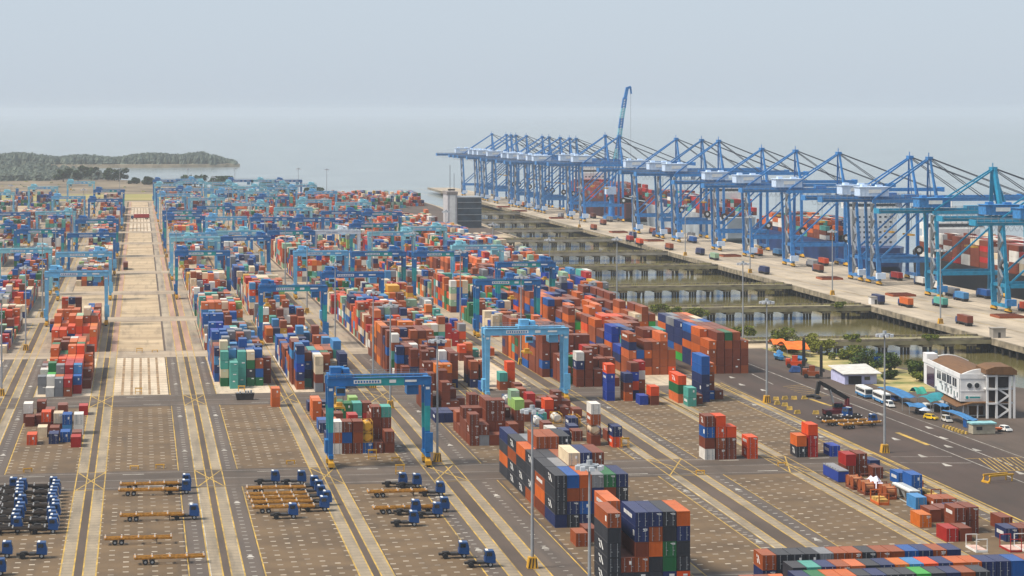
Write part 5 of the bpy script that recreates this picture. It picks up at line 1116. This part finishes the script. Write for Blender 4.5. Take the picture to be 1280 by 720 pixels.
def boat(x, y, rot, lab):
    t = thing('boat', lab, 'boat', (x, y, .5), rot, 'blue boats on the shore'); m = MB()
    sec = [(-3.6, .9, 1.0), (0, 1.25, 1.0), (2.4, .9, 1.1), (4.2, .1, 1.5)]
    for (xa, a, za), (xb, b, zb) in zip(sec[:-1], sec[1:]): m.hexa([(xa, -a * .5, 0), (xb, -b * .5, .1), (xb, b * .5, .1), (xa, a * .5, 0), (xa, -a, za), (xb, -b, zb), (xb, b, zb), (xa, a, za)])
    m.build('hull', mat('boat_blue', (.05, .26, .50), .5, var=.2), t); m = MB(); m.hexa([(-3, -.9, 1.02), (1.8, -.8, 1.02), (1.8, .8, 1.02), (-3, .9, 1.02), (-2.6, -.3, 1.7), (1.2, -.3, 1.7), (1.2, .3, 1.7), (-2.6, .3, 1.7)]); m.build('cover', blue_tarp, t)
    m = MB(); m.box(-2.4, -2.0, -.8, .8, -.5, .1); m.box(1, 1.4, -.8, .8, -.5, .15); m.build('trestle', dark, t)
boat(217, 786, R(95), 'light blue boat on stands nearest the road'); boat(220.5, 797, R(80), 'light blue boat half under the orange awning'); boat(222.5, 778, R(100), 'light blue boat behind the red mast machine')
def wheels4(m, xs, y, r):
    for x in xs:
        for s_ in (-1, 1): m.cyl((x, s_ * y - .14, r), (x, s_ * y + .14, r), r, 10)
def bus(x, y, rot, lab):
    t = thing('bus', lab, 'bus', (x, y, .04), rot, 'white and blue buses'); m = MB()
    m.hexa([(-5.4, -1.25, .45), (5.4, -1.25, .45), (5.4, 1.25, .45), (-5.4, 1.25, .45), (-5.4, -1.22, 3.05), (5.2, -1.22, 3.05), (5.2, 1.22, 3.05), (-5.4, 1.22, 3.05)]); b = m.build('body', white, t)
    m = MB(); m.box(-5.43, 5.43, -1.28, 1.28, .5, 1.15); m.build('blue_band', CM['sky-blue'], b)
    m = MB(); m.box(-5, 4.6, -1.27, 1.27, 1.7, 2.6); m.box(5.2, 5.45, -1.1, 1.1, 1.5, 2.7); m.build('window', glass, b)
    m = MB(); m.box(-4, -2, -.8, .8, 3.05, 3.25); m.build('roof_unit', white, b)
    for xx in (-3.2, 3.4):
        for s_ in (-1, 1): m = MB(); m.cyl((xx, s_ * 1.15 - .15, .5), (xx, s_ * 1.15 + .15, .5), .5, 12); m.build('wheel', black, t)
bus(214.6, 681, R(-92), 'white bus with blue skirt, rear of the two by the road'); bus(215.5, 667, R(-92), 'white bus with blue skirt, front one behind the lamp mast')
def car(x, y, rot, paint, lab, h=1.5, l=4.4, cat='car'):
    t = thing('parked_' + cat, lab, cat, (x, y, .04), rot); m = MB(); L2 = l / 2
    m.hexa([(-L2, -.85, .35), (L2, -.85, .35), (L2, .85, .35), (-L2, .85, .35), (-L2, -.82, .9), (L2 - .1, -.8, .8), (L2 - .1, .8, .8), (-L2, .82, .9)])
    m.hexa([(-L2 + .1, -.8, .9), (L2 - 1.1, -.8, .85), (L2 - 1.1, .8, .85), (-L2 + .1, .8, .9), (-L2 + .4, -.66, h), (L2 - 1.8, -.66, h), (L2 - 1.8, .66, h), (-L2 + .4, .66, h)]); b = m.build('body', paint, t)
    m = MB(); m.box(-L2 + .5, L2 - 1.7, -.79, .79, .98, h - .14); m.hexa([(L2 - 1.2, -.7, .9), (L2 - 1.06, -.7, .88), (L2 - 1.06, .7, .88), (L2 - 1.2, .7, .9), (L2 - 1.82, -.6, h - .06), (L2 - 1.7, -.6, h - .06), (L2 - 1.7, .6, h - .06), (L2 - 1.82, .6, h - .06)]); m.build('window', glass, b)
    for xx in (-L2 + .8, L2 - .9):
        for s_ in (-1, 1): m = MB(); m.cyl((xx, s_ * .8 - .1, .33), (xx, s_ * .8 + .1, .33), .33, 12); m.build('wheel', black, t)
car(214.6, 656.5, R(-92), white, 'white minivan parked in front of the buses', 1.8, 4.8, 'van'); car(217.2, 628, R(-60), mat('car_yellow', (.75, .48, .01), .3), 'yellow car beside the pale parasol'); car(219.8, 622.5, R(-88), mat('car_cream', (.6, .58, .54), .3), 'off-white van under the long sloping awning', 1.8, 4.7, 'van'); car(229.0, 602, R(-80), white, 'white small car right of the kiosk'); car(232.5, 589.5, 0, mat('car_grey', (.28, .29, .3), .3), 'grey car at the right edge of the yard'); car(218.6, 641, R(-85), mat('car_dark', (.03, .03, .035), .3), 'dark car in the shade of the small blue awning'); car(220.6, 670, R(-88), mat('car_blue', (.02, .06, .2), .3), 'dark blue car in the shade of the long awning')
t = thing('open_truck', 'small orange open truck just right of the kiosk', 'truck', (226.4, 601.5, .04), R(180)); m = MB(); m.box(-1.2, 1.6, -.85, .85, .7, 1.1); m.build('bed', CM['burnt-orange'], t); m = MB(); m.box(1.65, 2.9, -.85, .85, .45, 1.9); m.build('cab', white, t); m = MB(); wheels4(m, (-.7, 2.2), .75, .35); m.build('wheels', black, t)
t = thing('storage_box', 'bright blue storage box at the end of the sloping awning', 'box', (222.4, 611, 0)); m = MB(); m.box(-1.6, 1.6, -1.3, 1.3, .1, 2.2); m.build('body', CM['blue'], t); m = MB(); m.box(-1.7, 1.7, -1.4, 1.4, 2.2, 2.32); m.build('lid', CM['sky-blue'], t)
t = thing('stall', 'white market stall under the teal awning', 'stall', (222.2, 645, 0)); m = MB(); m.box(-1.2, 1.2, -1.5, 1.5, 0, 2.4); m.build('body', white, t); m = MB(); m.box(-1.0, 1.0, -1.56, -1.48, 1.0, 2.0); m.build('opening', dark, t)
t = thing('sign_board', 'blue sign board on a post among the shore bushes', 'sign', (239.5, 745, 0)); m = MB(); m.box(-1.4, 1.4, -.08, .08, 1.6, 5.0); m.build('panel', CM['blue'], t); m = MB(); m.box(-.12, .12, .08, .2, 0, 4.8); m.build('post', steel, t)
# reach stacker
t = thing('reach_stacker', 'dark red reach stacker with raised black boom on the service road', 'reach stacker', (193, 638.5, .04), R(180))
mr = mat('machine_red', (.13, .014, .02), .5, var=.15); m = MB(); m.box(-4, 3.6, -1.6, 1.6, .9, 2.0); m.box(-4.2, -2.2, -1.6, 1.6, 1.6, 3.2); m.beam((-3.2, -.9, 2.6), (-3.2, -.9, 5.0), .5, 1.2); m.beam((-3.2, .9, 2.6), (-3.2, .9, 5.0), .5, 1.2); m.build('body', mr, t)
m = MB(); m.box(-1.6, .8, -.8, .8, 2.0, 3.9, 0); m.box(-1.66, .86, -.84, .84, 2.6, 3.7, 1); m.build('cab', [mr, glass], t)
m = MB(); m.beam((-3.6, 0, 4.8), (3.6, 0, 9.0), 1.0, 1.1); m.beam((3.4, 0, 8.9), (5.0, 0, 9.8), .8, .9); m.beam((4.9, 0, 9.8), (5.6, 0, 6.4), 1.2, 1.0); m.build('boom', black, t)
m = MB(); m.box(5.2, 6.6, -3, 3, 5.3, 6.0); m.box(6.3, 8.6, -.5, .5, 5.5, 6.1); m.build('spreader', black, t)
m = MB(); m.beam((.4, .5, 2.2), (1.8, .5, 7.6), .28); m.beam((.4, -.5, 2.2), (1.8, -.5, 7.6), .28); m.build('lift_cylinder', steel, t)
for x in (-3.2, 2.6):
    for s_ in (-1, 1): m = MB(); m.cyl((x, s_ * 1.5 - .5, .85), (x, s_ * 1.5 + .5, .85), .85, 14); m.build('wheel', black, t)
def handler(x, y, rot, h, paint, lab):
    t = thing('container_handler', lab, 'container handler', (x, y, .04), rot, 'mast container handlers'); m = MB(); m.box(-3.4, 1.8, -1.4, 1.4, .8, 2.2); m.box(-3.5, -2, -1.4, 1.4, 1, 2.9); m.build('body', paint, t)
    m = MB(); m.box(-1.4, .4, -.8, .8, 2.2, 4.0, 0); m.box(-1.46, .46, -.7, .7, 2.9, 3.8, 1); m.build('cab', [paint, glass], t)
    for s_ in (-1, 1): m = MB(); m.box(2.0, 2.9, s_ * 1.1 - .38, s_ * 1.1 + .38, .5, h); m.box(2.2, 2.7, s_ * 1.1 - .2, s_ * 1.1 + .2, h, h + .6); m.build('mast_rail', black, t)
    m = MB(); m.box(2.1, 2.8, -.75, .75, h - .7, h - .2); m.box(2.1, 2.8, -.75, .75, h * .5, h * .5 + .4); m.box(2.95, 3.5, -2.6, 2.6, 2.2, 2.8); m.build('carriage', black, t)
    for xx in (-2.4, 1.2):
        for s_ in (-1, 1): m = MB(); m.cyl((xx, s_ * 1.3 - .35, .75), (xx, s_ * 1.3 + .35, .75), .75, 14); m.build('wheel', black, t)
handler(216.6, 762, R(-20), 9.2, CM['vermilion'], 'bright red mast handler beside the blue boats'); handler(213.6, 731.5, R(-15), 9.8, CM['rust-brown'], 'rusty red mast handler with tall black rails before the lilac shed')
t = thing('forklift', 'low rust-red forklift between the mast handlers', 'forklift', (213.4, 740.5, .04), R(200)); m = MB(); m.box(-1.6, 1.2, -.9, .9, .5, 1.5); m.box(-1.7, -.9, -.9, .9, 1.5, 1.9); m.build('body', CM['salmon-pink'], t); m = MB(); m.box(-.7, .7, -.75, .75, 2.4, 2.5); [m.box(x - .05, x + .05, y - .05, y + .05, 1.5, 2.4) for x in (-.6, .6) for y in (-.7, .7)]; m.build('overhead_guard', dark, t); m = MB(); m.box(1.25, 1.45, -.5, .5, .2, 3.0); m.build('mast', black, t); m = MB(); wheels4(m, (-1, .7), .8, .45); m.build('wheels', black, t)
t = thing('tarped_load', 'dark blue tarpaulined load just behind the low forklift', 'load', (212.6, 748, .04)); m = MB(); m.hexa([(-2.2, -1.6, .2), (2.2, -1.6, .2), (2.2, 1.6, .2), (-2.2, 1.6, .2), (-1.4, -.8, 2.0), (1.2, -.9, 1.7), (1.3, .9, 1.9), (-1.3, .7, 2.2)]); m.build('tarpaulin', mat('navy_tarp', (.012, .05, .17), .6, var=.2), t); m = MB(); m.box(-2.1, 2.1, -1.5, 1.5, 0, .2); m.build('pallet', dark, t)
put(mvp, 196.4, 634.4, R(-150), 'blue-cab prime mover, rear one by the reach stacker'); put(mvp, 195.6, 618.8, 0, 'blue-cab prime mover, front one by the reach stacker'); put(trp, 190.6, 620.5, R(8), 'ochre skeletal trailer, rear one beside the reach stacker'); put(trp, 192.6, 614.6, R(22), 'ochre skeletal trailer, angled front one beside the reach stacker'); put(darktr, 190.4, 627.5, R(12), 'dark skeletal trailer lying between the ochre ones and the reach stacker')
# ------------------------------------------------------------------ barriers, stands and small yard furniture
yc_ = mat('faded_yellow_concrete', (.50, .33, .07), .85, var=.3, scale=1.2)
bar = MB(); bar.hexa([(-.9, -.45, 0), (.9, -.45, 0), (.9, .45, 0), (-.9, .45, 0), (-.75, -.2, 1.0), (.75, -.2, 1.0), (.75, .2, 1.0), (-.75, .2, 1.0)])
bme = bar.mesh('yellow_barrier', yc_)
for i, (x, y) in enumerate(((186.2, 677), (189.3, 678.4), (192, 678), (195.3, 678.2), (183.8, 667), (185, 663), (184, 654.5), (183.9, 646), (188.8, 644.2))):
    o = link('yellow_barrier', bme, None, (x, y, .04), random.uniform(-.4, .4)); lab = ['leftmost of the four in a line across the service road', 'second of the four in a line across the service road', 'third of the four in a line across the service road', 'rightmost of the four in a line by the kerb', 'rearmost of the diagonal line beside the yellow-footed mast', 'second of the diagonal line beside the yellow-footed mast', 'third of the diagonal line beside the yellow-footed mast', 'nearest of the diagonal line beside the yellow-footed mast', 'standing apart before the reach stacker'][i]
    tag(o, 'yellow concrete barrier, ' + lab, 'barrier', 'yellow concrete barriers')
for i in range(14):
    x, y = 215.2 + .05 * i + (i % 2) * .8, 612 - i * 1.05
    o = link('road_block', bme, None, (x, y, .04), R(90) + random.uniform(-.2, .2)); o.scale = (.55, .6, .7); tag(o, f"small yellow road block, {nth(i)} from the far end of the row beside the kiosk", 'barrier', 'small yellow blocks by the kiosk')
def stand(x, y, lab, s=1.0):
    t = thing('yellow_stand', lab, 'stand', (x, y, .04), random.uniform(-.3, .3), 'yellow steel road stands'); m = MB(); m.box(-1.1, 1.1, -.35, -.2, 1.35 * s, 1.55 * s); m.box(-1.1, 1.1, .2, .35, 1.35 * s, 1.55 * s); m.box(-1.1, 1.1, -.3, .3, .7, .8); m.build('rail', yellow, t)
    m = MB(); [m.beam((a, b * 1.5, 0), (a, b, 1.4 * s), .12) for a in (-.95, .95) for b in (-.3, .3)]; m.build('leg', yellow, t)
for x, y, lab, s in ((56.4, 577.5, 'beneath the teal gantry on the empty slots', 1.6), (60.5, 553, 'on the crossroad before the teal gantry', 1.5), (61.8, 574, 'low one right of centre under the teal gantry', .6), (-1.5, 571, 'small one at the near end of the empty slots', .5), (4.6, 571.5, 'low pair of bars at the corner of the empty slots', .6), (-.6, 722, 'at the end of the white concrete slots', 1.2), (30.5, 724, 'before the green containers', 1.1), (130.6, 542, 'low one on the crossroad behind the near dark stack', .6), (-26.5, 570, 'at the end of the left empty slots', .6), (121.8, 587, 'right behind the vermilion-and-navy stack', 1.7), (102.5, 573, 'low one at the road behind the maroon stacks', .6), (-.4, 846, 'at the far crossing of the alley', 1.0), (5, 846, 'low one by the far alley crossing', .5), (95.2, 722, 'under the last maroon stacks by the road', .9), (36.0, 573, 'small one left of the teal gantry foot', .6), (153, 551, 'low block on the crossroad right of the four stacks', .6), (117, 690, 'by the crossing under the light-blue gantry', .9)): stand(x, y, 'yellow steel stand ' + lab, s)
t = thing('steel_frame', 'yellow steel lifting frame lying on the right-hand tarmac', 'frame', (195.8, 520.5, .04), R(18)); m = MB(); m.box(-3, 4, .9, 1.3, 1.4, 1.8); m.box(-3, 4, -1.3, -.9, 1.4, 1.8); m.box(-3.4, -2.9, -1.3, 1.3, 0, .4); m.build('beam', yellow, t); m = MB(); [m.beam((-3.1, s_, 0), (-2.6, s_, 1.5), .3) for s_ in (-1.1, 1.1)]; [m.beam((3.6, s_, 0), (3.6, s_, 1.5), .25) for s_ in (-1.1, 1.1)]; m.build('leg', yellow, t)
t = thing('scrap_bin', 'dark open skip of scrap on the crossroad before the green containers', 'skip', (30.6, 703, .04)); m = MB(); m.hexa([(-2.4, -1.1, 0), (2.4, -1.1, 0), (2.4, 1.1, 0), (-2.4, 1.1, 0), (-2.8, -1.3, 1.9), (2.8, -1.3, 1.9), (2.8, 1.3, 1.9), (-2.8, 1.3, 1.9)]); m.build('bin', dark, t); m = MB(); [m.box(-2.4 + i * .8, -1.9 + i * .8, -.9, .8, 1.9, 2.1 + random.random() * .8) for i in range(6)]; m.build('scrap', steel, t)
# special cargo by the right edge
def flatrack(x, y, L, mt, lab, load=None):
    t = thing('flat_rack', lab, 'flat rack', (x, y, .03), 0, 'flat racks of special cargo'); m = MB(); m.box(-1.2, 1.2, -L / 2, L / 2, 0, .55); m.build('deck', mt, t)
    for s_ in (-1, 1):
        m = MB(); [m.box(a - .1, a + .1, s_ * L / 2 - .12, s_ * L / 2 + .12, .55, 2.6) for a in (-1.1, 1.1)]; m.box(-1.1, 1.1, s_ * L / 2 - .1, s_ * L / 2 + .1, 2.4, 2.6); m.build('end_frame', mt, t)
    if load: load(t, L)
def drums(t, L):
    for k in range(2): m = MB(); y = -L / 4 + k * L / 2; m.cyl((-1.0, y, 1.65), (1.0, y, 1.65), 1.05, 16); m.cyl((-1.15, y, 1.65), (-.95, y, 1.65), 1.25, 16, 1); m.cyl((.95, y, 1.65), (1.15, y, 1.65), 1.25, 16, 1); m.build('cable_drum', [mat('copper_wrap', (.42, .17, .07), .6, var=.2), CM['rust-brown']], t)
def tarp(t, L):
    m = MB(); n = 7
    hh = [[.8 + (1.6 + .8 * math.sin(i * 1.9 + j)) * math.sin(math.pi * (i + .5) / (n + 1)) * (.6 if j in (0, 3) else 1) for j in range(4)] for i in range(n + 1)]
    for i in range(n):
        for j in range(3):
            q = lambda a, b: (-1.3 + b * .87, -L / 2 + .3 + a * (L - .6) / n, hh[a][b]); A_ = [q(i, j), q(i, j + 1), q(i + 1, j + 1), q(i + 1, j)]
            m.hexa([(x, y, .5) for x, y, z in A_] + A_)
    m.build('tarpaulin', mat('white_tarpaulin', (.66, .63, .72), .7, var=.08), t)
def crates(t, L):
    for k in range(3): m = MB(); m.box(-1.05, 1.05, -L / 2 + .4 + k * (L - .6) / 3, -L / 2 + .1 + (k + 1) * (L - .6) / 3, .56, 1.2 + .2 * (k % 2)); m.build('crate', mat('yellow_timber', (.55, .33, .08), .8, var=.25), t)
rust = CM['maroon-brown']
flatrack(160.6, 517, 6, rust, 'flat rack holding copper cable drums, left front of the special lot', drums); flatrack(161.0, 509.5, 6, rust, 'flat rack holding copper cable drums, nearest of the special lot', drums); flatrack(164.5, 515, 12, rust, 'flat rack under a crumpled white tarpaulin', tarp)
flatrack(163.8, 503, 6, CM['rust-brown'], 'rust flat rack with plain end frames beside the drums', drums); flatrack(159.8, 496, 6, CM['burnt-orange'], 'orange flat rack stacked with yellow timber crates', crates); flatrack(173, 503, 12, CM['rust-brown'], 'long flat rack stacked with yellow crates by the runway', crates)
for x, y, mt, lab in ((161.6, 440.5, white, 'white-framed empty flat rack below the front maroon boxes'), (168.2, 439.5, CM['crimson'], 'crimson empty flat rack near the right bottom corner'), (171.2, 439.6, white, 'white-framed empty flat rack at the right bottom corner')):
    t = thing('flat_rack', lab, 'flat rack', (x, y, .03), 0, 'flat racks of special cargo'); m = MB(); m.box(-1.2, 1.2, -3, 3, 0, .4, 0); m.box(-1.1, 1.1, -2.8, 2.8, .4, .45, 1); m.build('deck', [mt, mat('pinkish_timber', (.55, .36, .30), .8)], t)
    for s_ in (-1, 1): m = MB(); [m.box(a - .07, a + .07, s_ * 2.9 - .07, s_ * 2.9 + .07, .4, 2.6) for a in (-1.1, 1.1)]; m.box(-1.1, 1.1, s_ * 2.9 - .06, s_ * 2.9 + .06, 2.45, 2.6); m.build('end_frame', mt, t)
gm = mat('silver_paint', (.45, .47, .46), .5, var=.1)
t = thing('hopper_frame', 'silver-grey hopper frame container standing in the special lot', 'hopper', (167.0, 500.5 - 1, .03)); m = MB()
for x in (-1.2, 1.2):
    m.beam((x, -6, 0), (x, -6, 2.7), .16); m.beam((x, 6, 0), (x, 6, 2.7), .16); m.box(x - .1, x + .1, -6, 6, 2.55, 2.75); m.box(x - .1, x + .1, -6, 6, 0, .2)
m.beam((-1.2, -6, 2.6), (0, -6, .9), .12); m.beam((1.2, -6, 2.6), (0, -6, .9), .12); m.build('frame', gm, t)
for k in range(3): m = MB(); y = -4.2 + k * 4.1; m.hexa([(-.3, y - .4, .4), (.3, y - .4, .4), (.3, y + .4, .4), (-.3, y + .4, .4), (-1.15, y - 1.9, 2.7), (1.15, y - 1.9, 2.7), (1.15, y + 1.9, 2.7), (-1.15, y + 1.9, 2.7)]); m.build('hopper', gm, t)
m = MB(); m.box(-1.2, -.4, -6, 6, 2.76, 2.95, 1); m.box(-.35, 1.2, -6, 6, 2.76, 2.86, 0); m.build('cover', [gm, white], t)
t = thing('open_top_container', 'dark blue open-top container with grey cover at the head of the special lot', 'container', (160.4, 531, .03)); m = MB(); m.box(-1.23, 1.23, -6.1, 6.1, .1, 2.5); m.build('body', CM['royal-blue'], t); m = MB(); m.box(-1.28, 1.28, -6.2, 6.2, 2.5, 2.72); [m.box(-1.3, -1.2, -6 + i * 2, -5.6 + i * 2, 2.72, 3.0) for i in range(6)]; m.build('cover', CM['grey'], t)
# ------------------------------------------------------------------ trees, shrubs, forest, headland
leaf_n = [0]
def leafmat(n, c): return mat(n, c, .8, var=.35, scale=.5, spec=.2)
LM = [leafmat('leaf_dark', (.035, .065, .016)), leafmat('leaf_mid', (.10, .14, .022)), leafmat('leaf_olive', (.20, .21, .028))]
bark = mat('bark', (.09, .065, .045), .9, var=.3)
def tree(x, y, h, r, lab, cat='tree', mix=(0, 1), n=900, ls=.5, low=.25, name='tree'):
    t = thing(name, lab, cat, (x, y, 0)); m = MB()
    m.cyl((0, 0, -.2), (.1, 0, h * .55), r * .07 + .05, 7, r2=r * .035)
    lumps = [(random.gauss(0, r * .45), random.gauss(0, r * .45), h * random.uniform(low + .15, .86), r * random.uniform(.3, .52)) for _ in range(9)]
    for lx, ly, lz, lr in lumps[:5]: m.beam((.05, 0, h * .3), (lx, ly, lz), r * .03 + .03)
    m.build('trunk', bark, t); m = MB()
    for _ in range(n):
        lx, ly, lz, lr = random.choice(lumps); v = Vector((random.gauss(0, 1), random.gauss(0, 1), random.gauss(0, 1))).normalized() * lr * random.uniform(.55, 1.05)
        p = Vector((lx + v.x, ly + v.y, max(h * low * .5, min(h, lz + v.z * .75)))); a = Vector((random.gauss(0, 1), random.gauss(0, 1), random.gauss(0, .5))).normalized() * ls * random.uniform(.6, 1.2); b_ = a.cross(Vector((random.gauss(0, 1), random.gauss(0, 1), random.gauss(0, 1)))).normalized() * ls * .7
        m.face([p - a - b_, p + a - b_ * .3, p + a * .6 + b_, p - a * .5 + b_], random.randrange(2))
    m.build('crown', [LM[mix[0]], LM[mix[1]]], t)
for x, y, h, r, lab, mx in ((233, 838, 5.5, 4.6, 'leafy green shrub rising behind the orange awnings', (1, 2)), (236.5, 820, 4.8, 4.2, 'yellow-green bush between the orange awnings and the water', (2, 2)), (238.5, 800, 4.6, 4.0, 'yellow-green bush left of the blue sign board', (2, 2)), (242.5, 784, 4.4, 3.8, 'bush at the foot of the nearest trestle', (1, 2)), (239, 758, 4.8, 4.4, 'dark green bush right behind the lilac shed', (0, 1)), (243, 744, 5.2, 4.6, 'round green bush right of the lilac shed', (0, 1)), (249, 733, 4.2, 3.4, 'green bush below the blue sign board', (0, 1)), (247, 706, 4.6, 3.2, 'small tree left of the white building', (1, 0)), (254, 697, 4.8, 3.0, 'small tree touching the white building wall', (1, 0)), (237, 725, 2.4, 2.2, 'low round hedge right before the shed', (0, 1)), (222.5, 933, 5.2, 3.6, 'bush on the sand by the second trestle', (1, 2)), (218, 955, 3.6, 2.6, 'small bush left of the sandbank shrub', (1, 2)), (250, 619, 3.0, 2.6, 'bush at the foot of the stair tower', (1, 2)), (226, 872, 3.4, 3.0, 'low bush at the sandy bank beside the maroon wall', (1, 2)), (262, 846, 2.2, 2.4, 'small scrub growing out of the nearest trestle edge, left part', (1, 2)), (292, 845, 1.8, 2.0, 'small scrub growing out of the nearest trestle edge, right part', (1, 2)), (300, 992, 2.0, 2.2, 'scrub growing on the second trestle near the wharf', (1, 2)), (246, 717, 2.6, 3.4, 'low spreading scrub between the lilac shed and the sign board', (1, 2)), (257, 716, 2.4, 3.2, 'low scrub at the basin edge left of the white building', (1, 2)), (228, 812, 2.6, 3.6, 'low scrub right behind the orange awnings', (2, 2)), (219, 985, 2.4, 3.0, 'low scrub at the landward end of the second trestle', (1, 2)), (216, 1110, 2.2, 3.0, 'low scrub at the landward end of the third trestle', (1, 2))):
    h, r = (h * 1.12, r * 1.3) if y > 700 else (h, r)
    tree(x, y, h, r, lab, 'bush' if 'tree' not in lab else 'tree', mx, 1500, .36, .1, 'bush' if 'tree' not in lab else 'small_tree')
for x, y, h, r, lab in ((-10, 2784, 7, 6.5, 'round dark tree alone on the far shore left of the white slots'), (10, 2760, 9, 8, 'pointed dark tree on the far shore, second of the isolated ones'), (33, 2720, 5, 5, 'small dark tree between two larger ones on the far shore'), (60, 2660, 15, 15, 'broad dark tree with dense crown on the far shore'), (38, 2690, 5, 8, 'low wide dark bush left of the broad far tree'), (93, 2655, 12, 17, 'wide rounded dark tree behind the far gantries'), (132, 2500, 11, 8, 'tree with brownish top behind the white far gantry'), (150, 2445, 12, 9, 'dark tree beside the thin far gantry at the shore'), (172, 2400, 7, 9, 'low green tree at the end of the far shore'), (-26, 2895, 17, 11, 'tall dark tree at the end of the far wood'), (-40, 2930, 15, 10, 'dark tree second from the end of the far wood'), (-75, 2900, 19, 11, 'tallest dark tree standing out before the far wood'), (-60, 2940, 17, 9, 'narrow dark tree right of the tallest one at the far wood'), (-92, 2880, 18, 10, 'dark tree left of the tallest one at the far wood')):
    tree(x, y, h, r, lab, 'tree', (0, 0), 1500, 1.0, .1)
# far woods: clumps of leafy lumps, one mass
fm = MB()
def lump(x, y, z0, r, h):
    k = len(fm.v); n = 7; lv = 4
    for j in range(lv):
        f = j / (lv - 1); rr = r * (math.cos(f * 1.35) ** .6) * random.uniform(.85, 1.1)
        for i in range(n):
            a = 2 * math.pi * (i + .5 * j) / n; q = random.uniform(.75, 1.2); fm.v.append((x + rr * q * math.cos(a), y + rr * q * math.sin(a), z0 + h * f * random.uniform(.9, 1.06)))
    for j in range(lv - 1):
        for i in range(n): fm.f.append((k + j * n + i, k + j * n + (i + 1) % n, k + (j + 1) * n + (i + 1) % n, k + (j + 1) * n + i)); fm.m.append(random.randrange(2))
    fm.f.append(tuple(k + (lv - 1) * n + i for i in range(n))); fm.m.append(0)
for i in range(4200):
    y = 2960 + 840 * random.random() ** .8; xr = -30 - (y - 2950) * .28
    x = xr - random.random() ** 1.2 * 520
    lump(x, y, 0, random.uniform(3.5, 7), random.uniform(6, 11.5) * (1 + .2 * math.sin(x * .03 + y * .013)) + (3 if y > 3600 else 0))
for i in range(420):
    x = -115 - random.random() * 420; y = 2925 + random.random() * 60; lump(x, y, 0, random.uniform(4, 8), random.uniform(5, 11))
o = fm.build('forest', [mat('forest_dark', (.085, .11, .09), .9, var=.2, scale=.05), mat('forest_mid', (.105, .13, .10), .9, var=.2, scale=.05)]); tag(o, 'hazy dark forest covering the land left of the bay', 'forest', None, 'stuff')
m = MB(); prof = [(-900, 3900), (-500, 3830), (-260, 3790), (40, 3790), (120, 3800), (158, 3815), (150, 3860), (0, 4100), (-900, 4400)]
m.face([(x, y, 0) for x, y in prof]); 
for (xa, ya), (xb, yb) in zip(prof[:6], prof[1:7]): m.face([(xa, ya, -6), (xb, yb, -6), (xb, yb, 0), (xa, ya, 0)])
structure(m.build('headland', sand))
fm = MB()
for i in range(3200):
    x = 165 - random.random() ** .9 * 800; y = 3800 + random.random() * 160 + max(0, -x - 260) * .1 + (40 if x > 140 else 0) * 0
    ed = min(1, (158 - x) / 60) if x < 158 else 0.1
    lump(x if x < 152 else 150, y + (15 if x > 120 else 0), -1, random.uniform(3.5, 7), (5.5 + 10 * max(0.15, ed)) * random.uniform(.75, 1.0) * (1 + .16 * math.sin(x * .021) + .13 * math.sin(x * .063 + 1)))
o = fm.build('headland_woods', [MATS['forest_dark'], MATS['forest_mid']]); tag(o, 'faint wooded headland jutting into the bay', 'forest', None, 'stuff')
for i in range(9): pass
fm = MB()
for x, y in [(random.uniform(-260, 40), random.uniform(2460, 2900)) for _ in range(60)]: lump(x, y, -.2, random.uniform(1, 3), random.uniform(.6, 2))
o = fm.build('scrub', [MATS['forest_mid'], MATS['dry_grass']]); tag(o, 'scattered low scrub on the dry field beyond the yard', 'scrub', None, 'stuff')
# ------------------------------------------------------------------ haze
m = MB(); m.box(-15500, 29500, -2900, 39500, -9, 112)
hz = bpy.data.materials.new('haze'); hz.use_nodes = True; ht = hz.node_tree; ht.nodes.clear()
ho = ht.nodes.new('ShaderNodeOutputMaterial'); hv = ht.nodes.new('ShaderNodeVolumePrincipled'); hv.inputs['Color'].default_value = (.71, .775, .855, 1); hv.inputs['Density'].default_value = HAZE; hv.inputs['Anisotropy'].default_value = 0.2
ht.links.new(hv.outputs[0], ho.inputs['Volume'])
o = m.build('haze', hz); o['kind'] = 'stuff'
dupl = {k: v for k, v in LABELS.items() if len(v) > 1}
print('DUPLICATE LABELS', len(dupl), list(dupl.items())[:8])
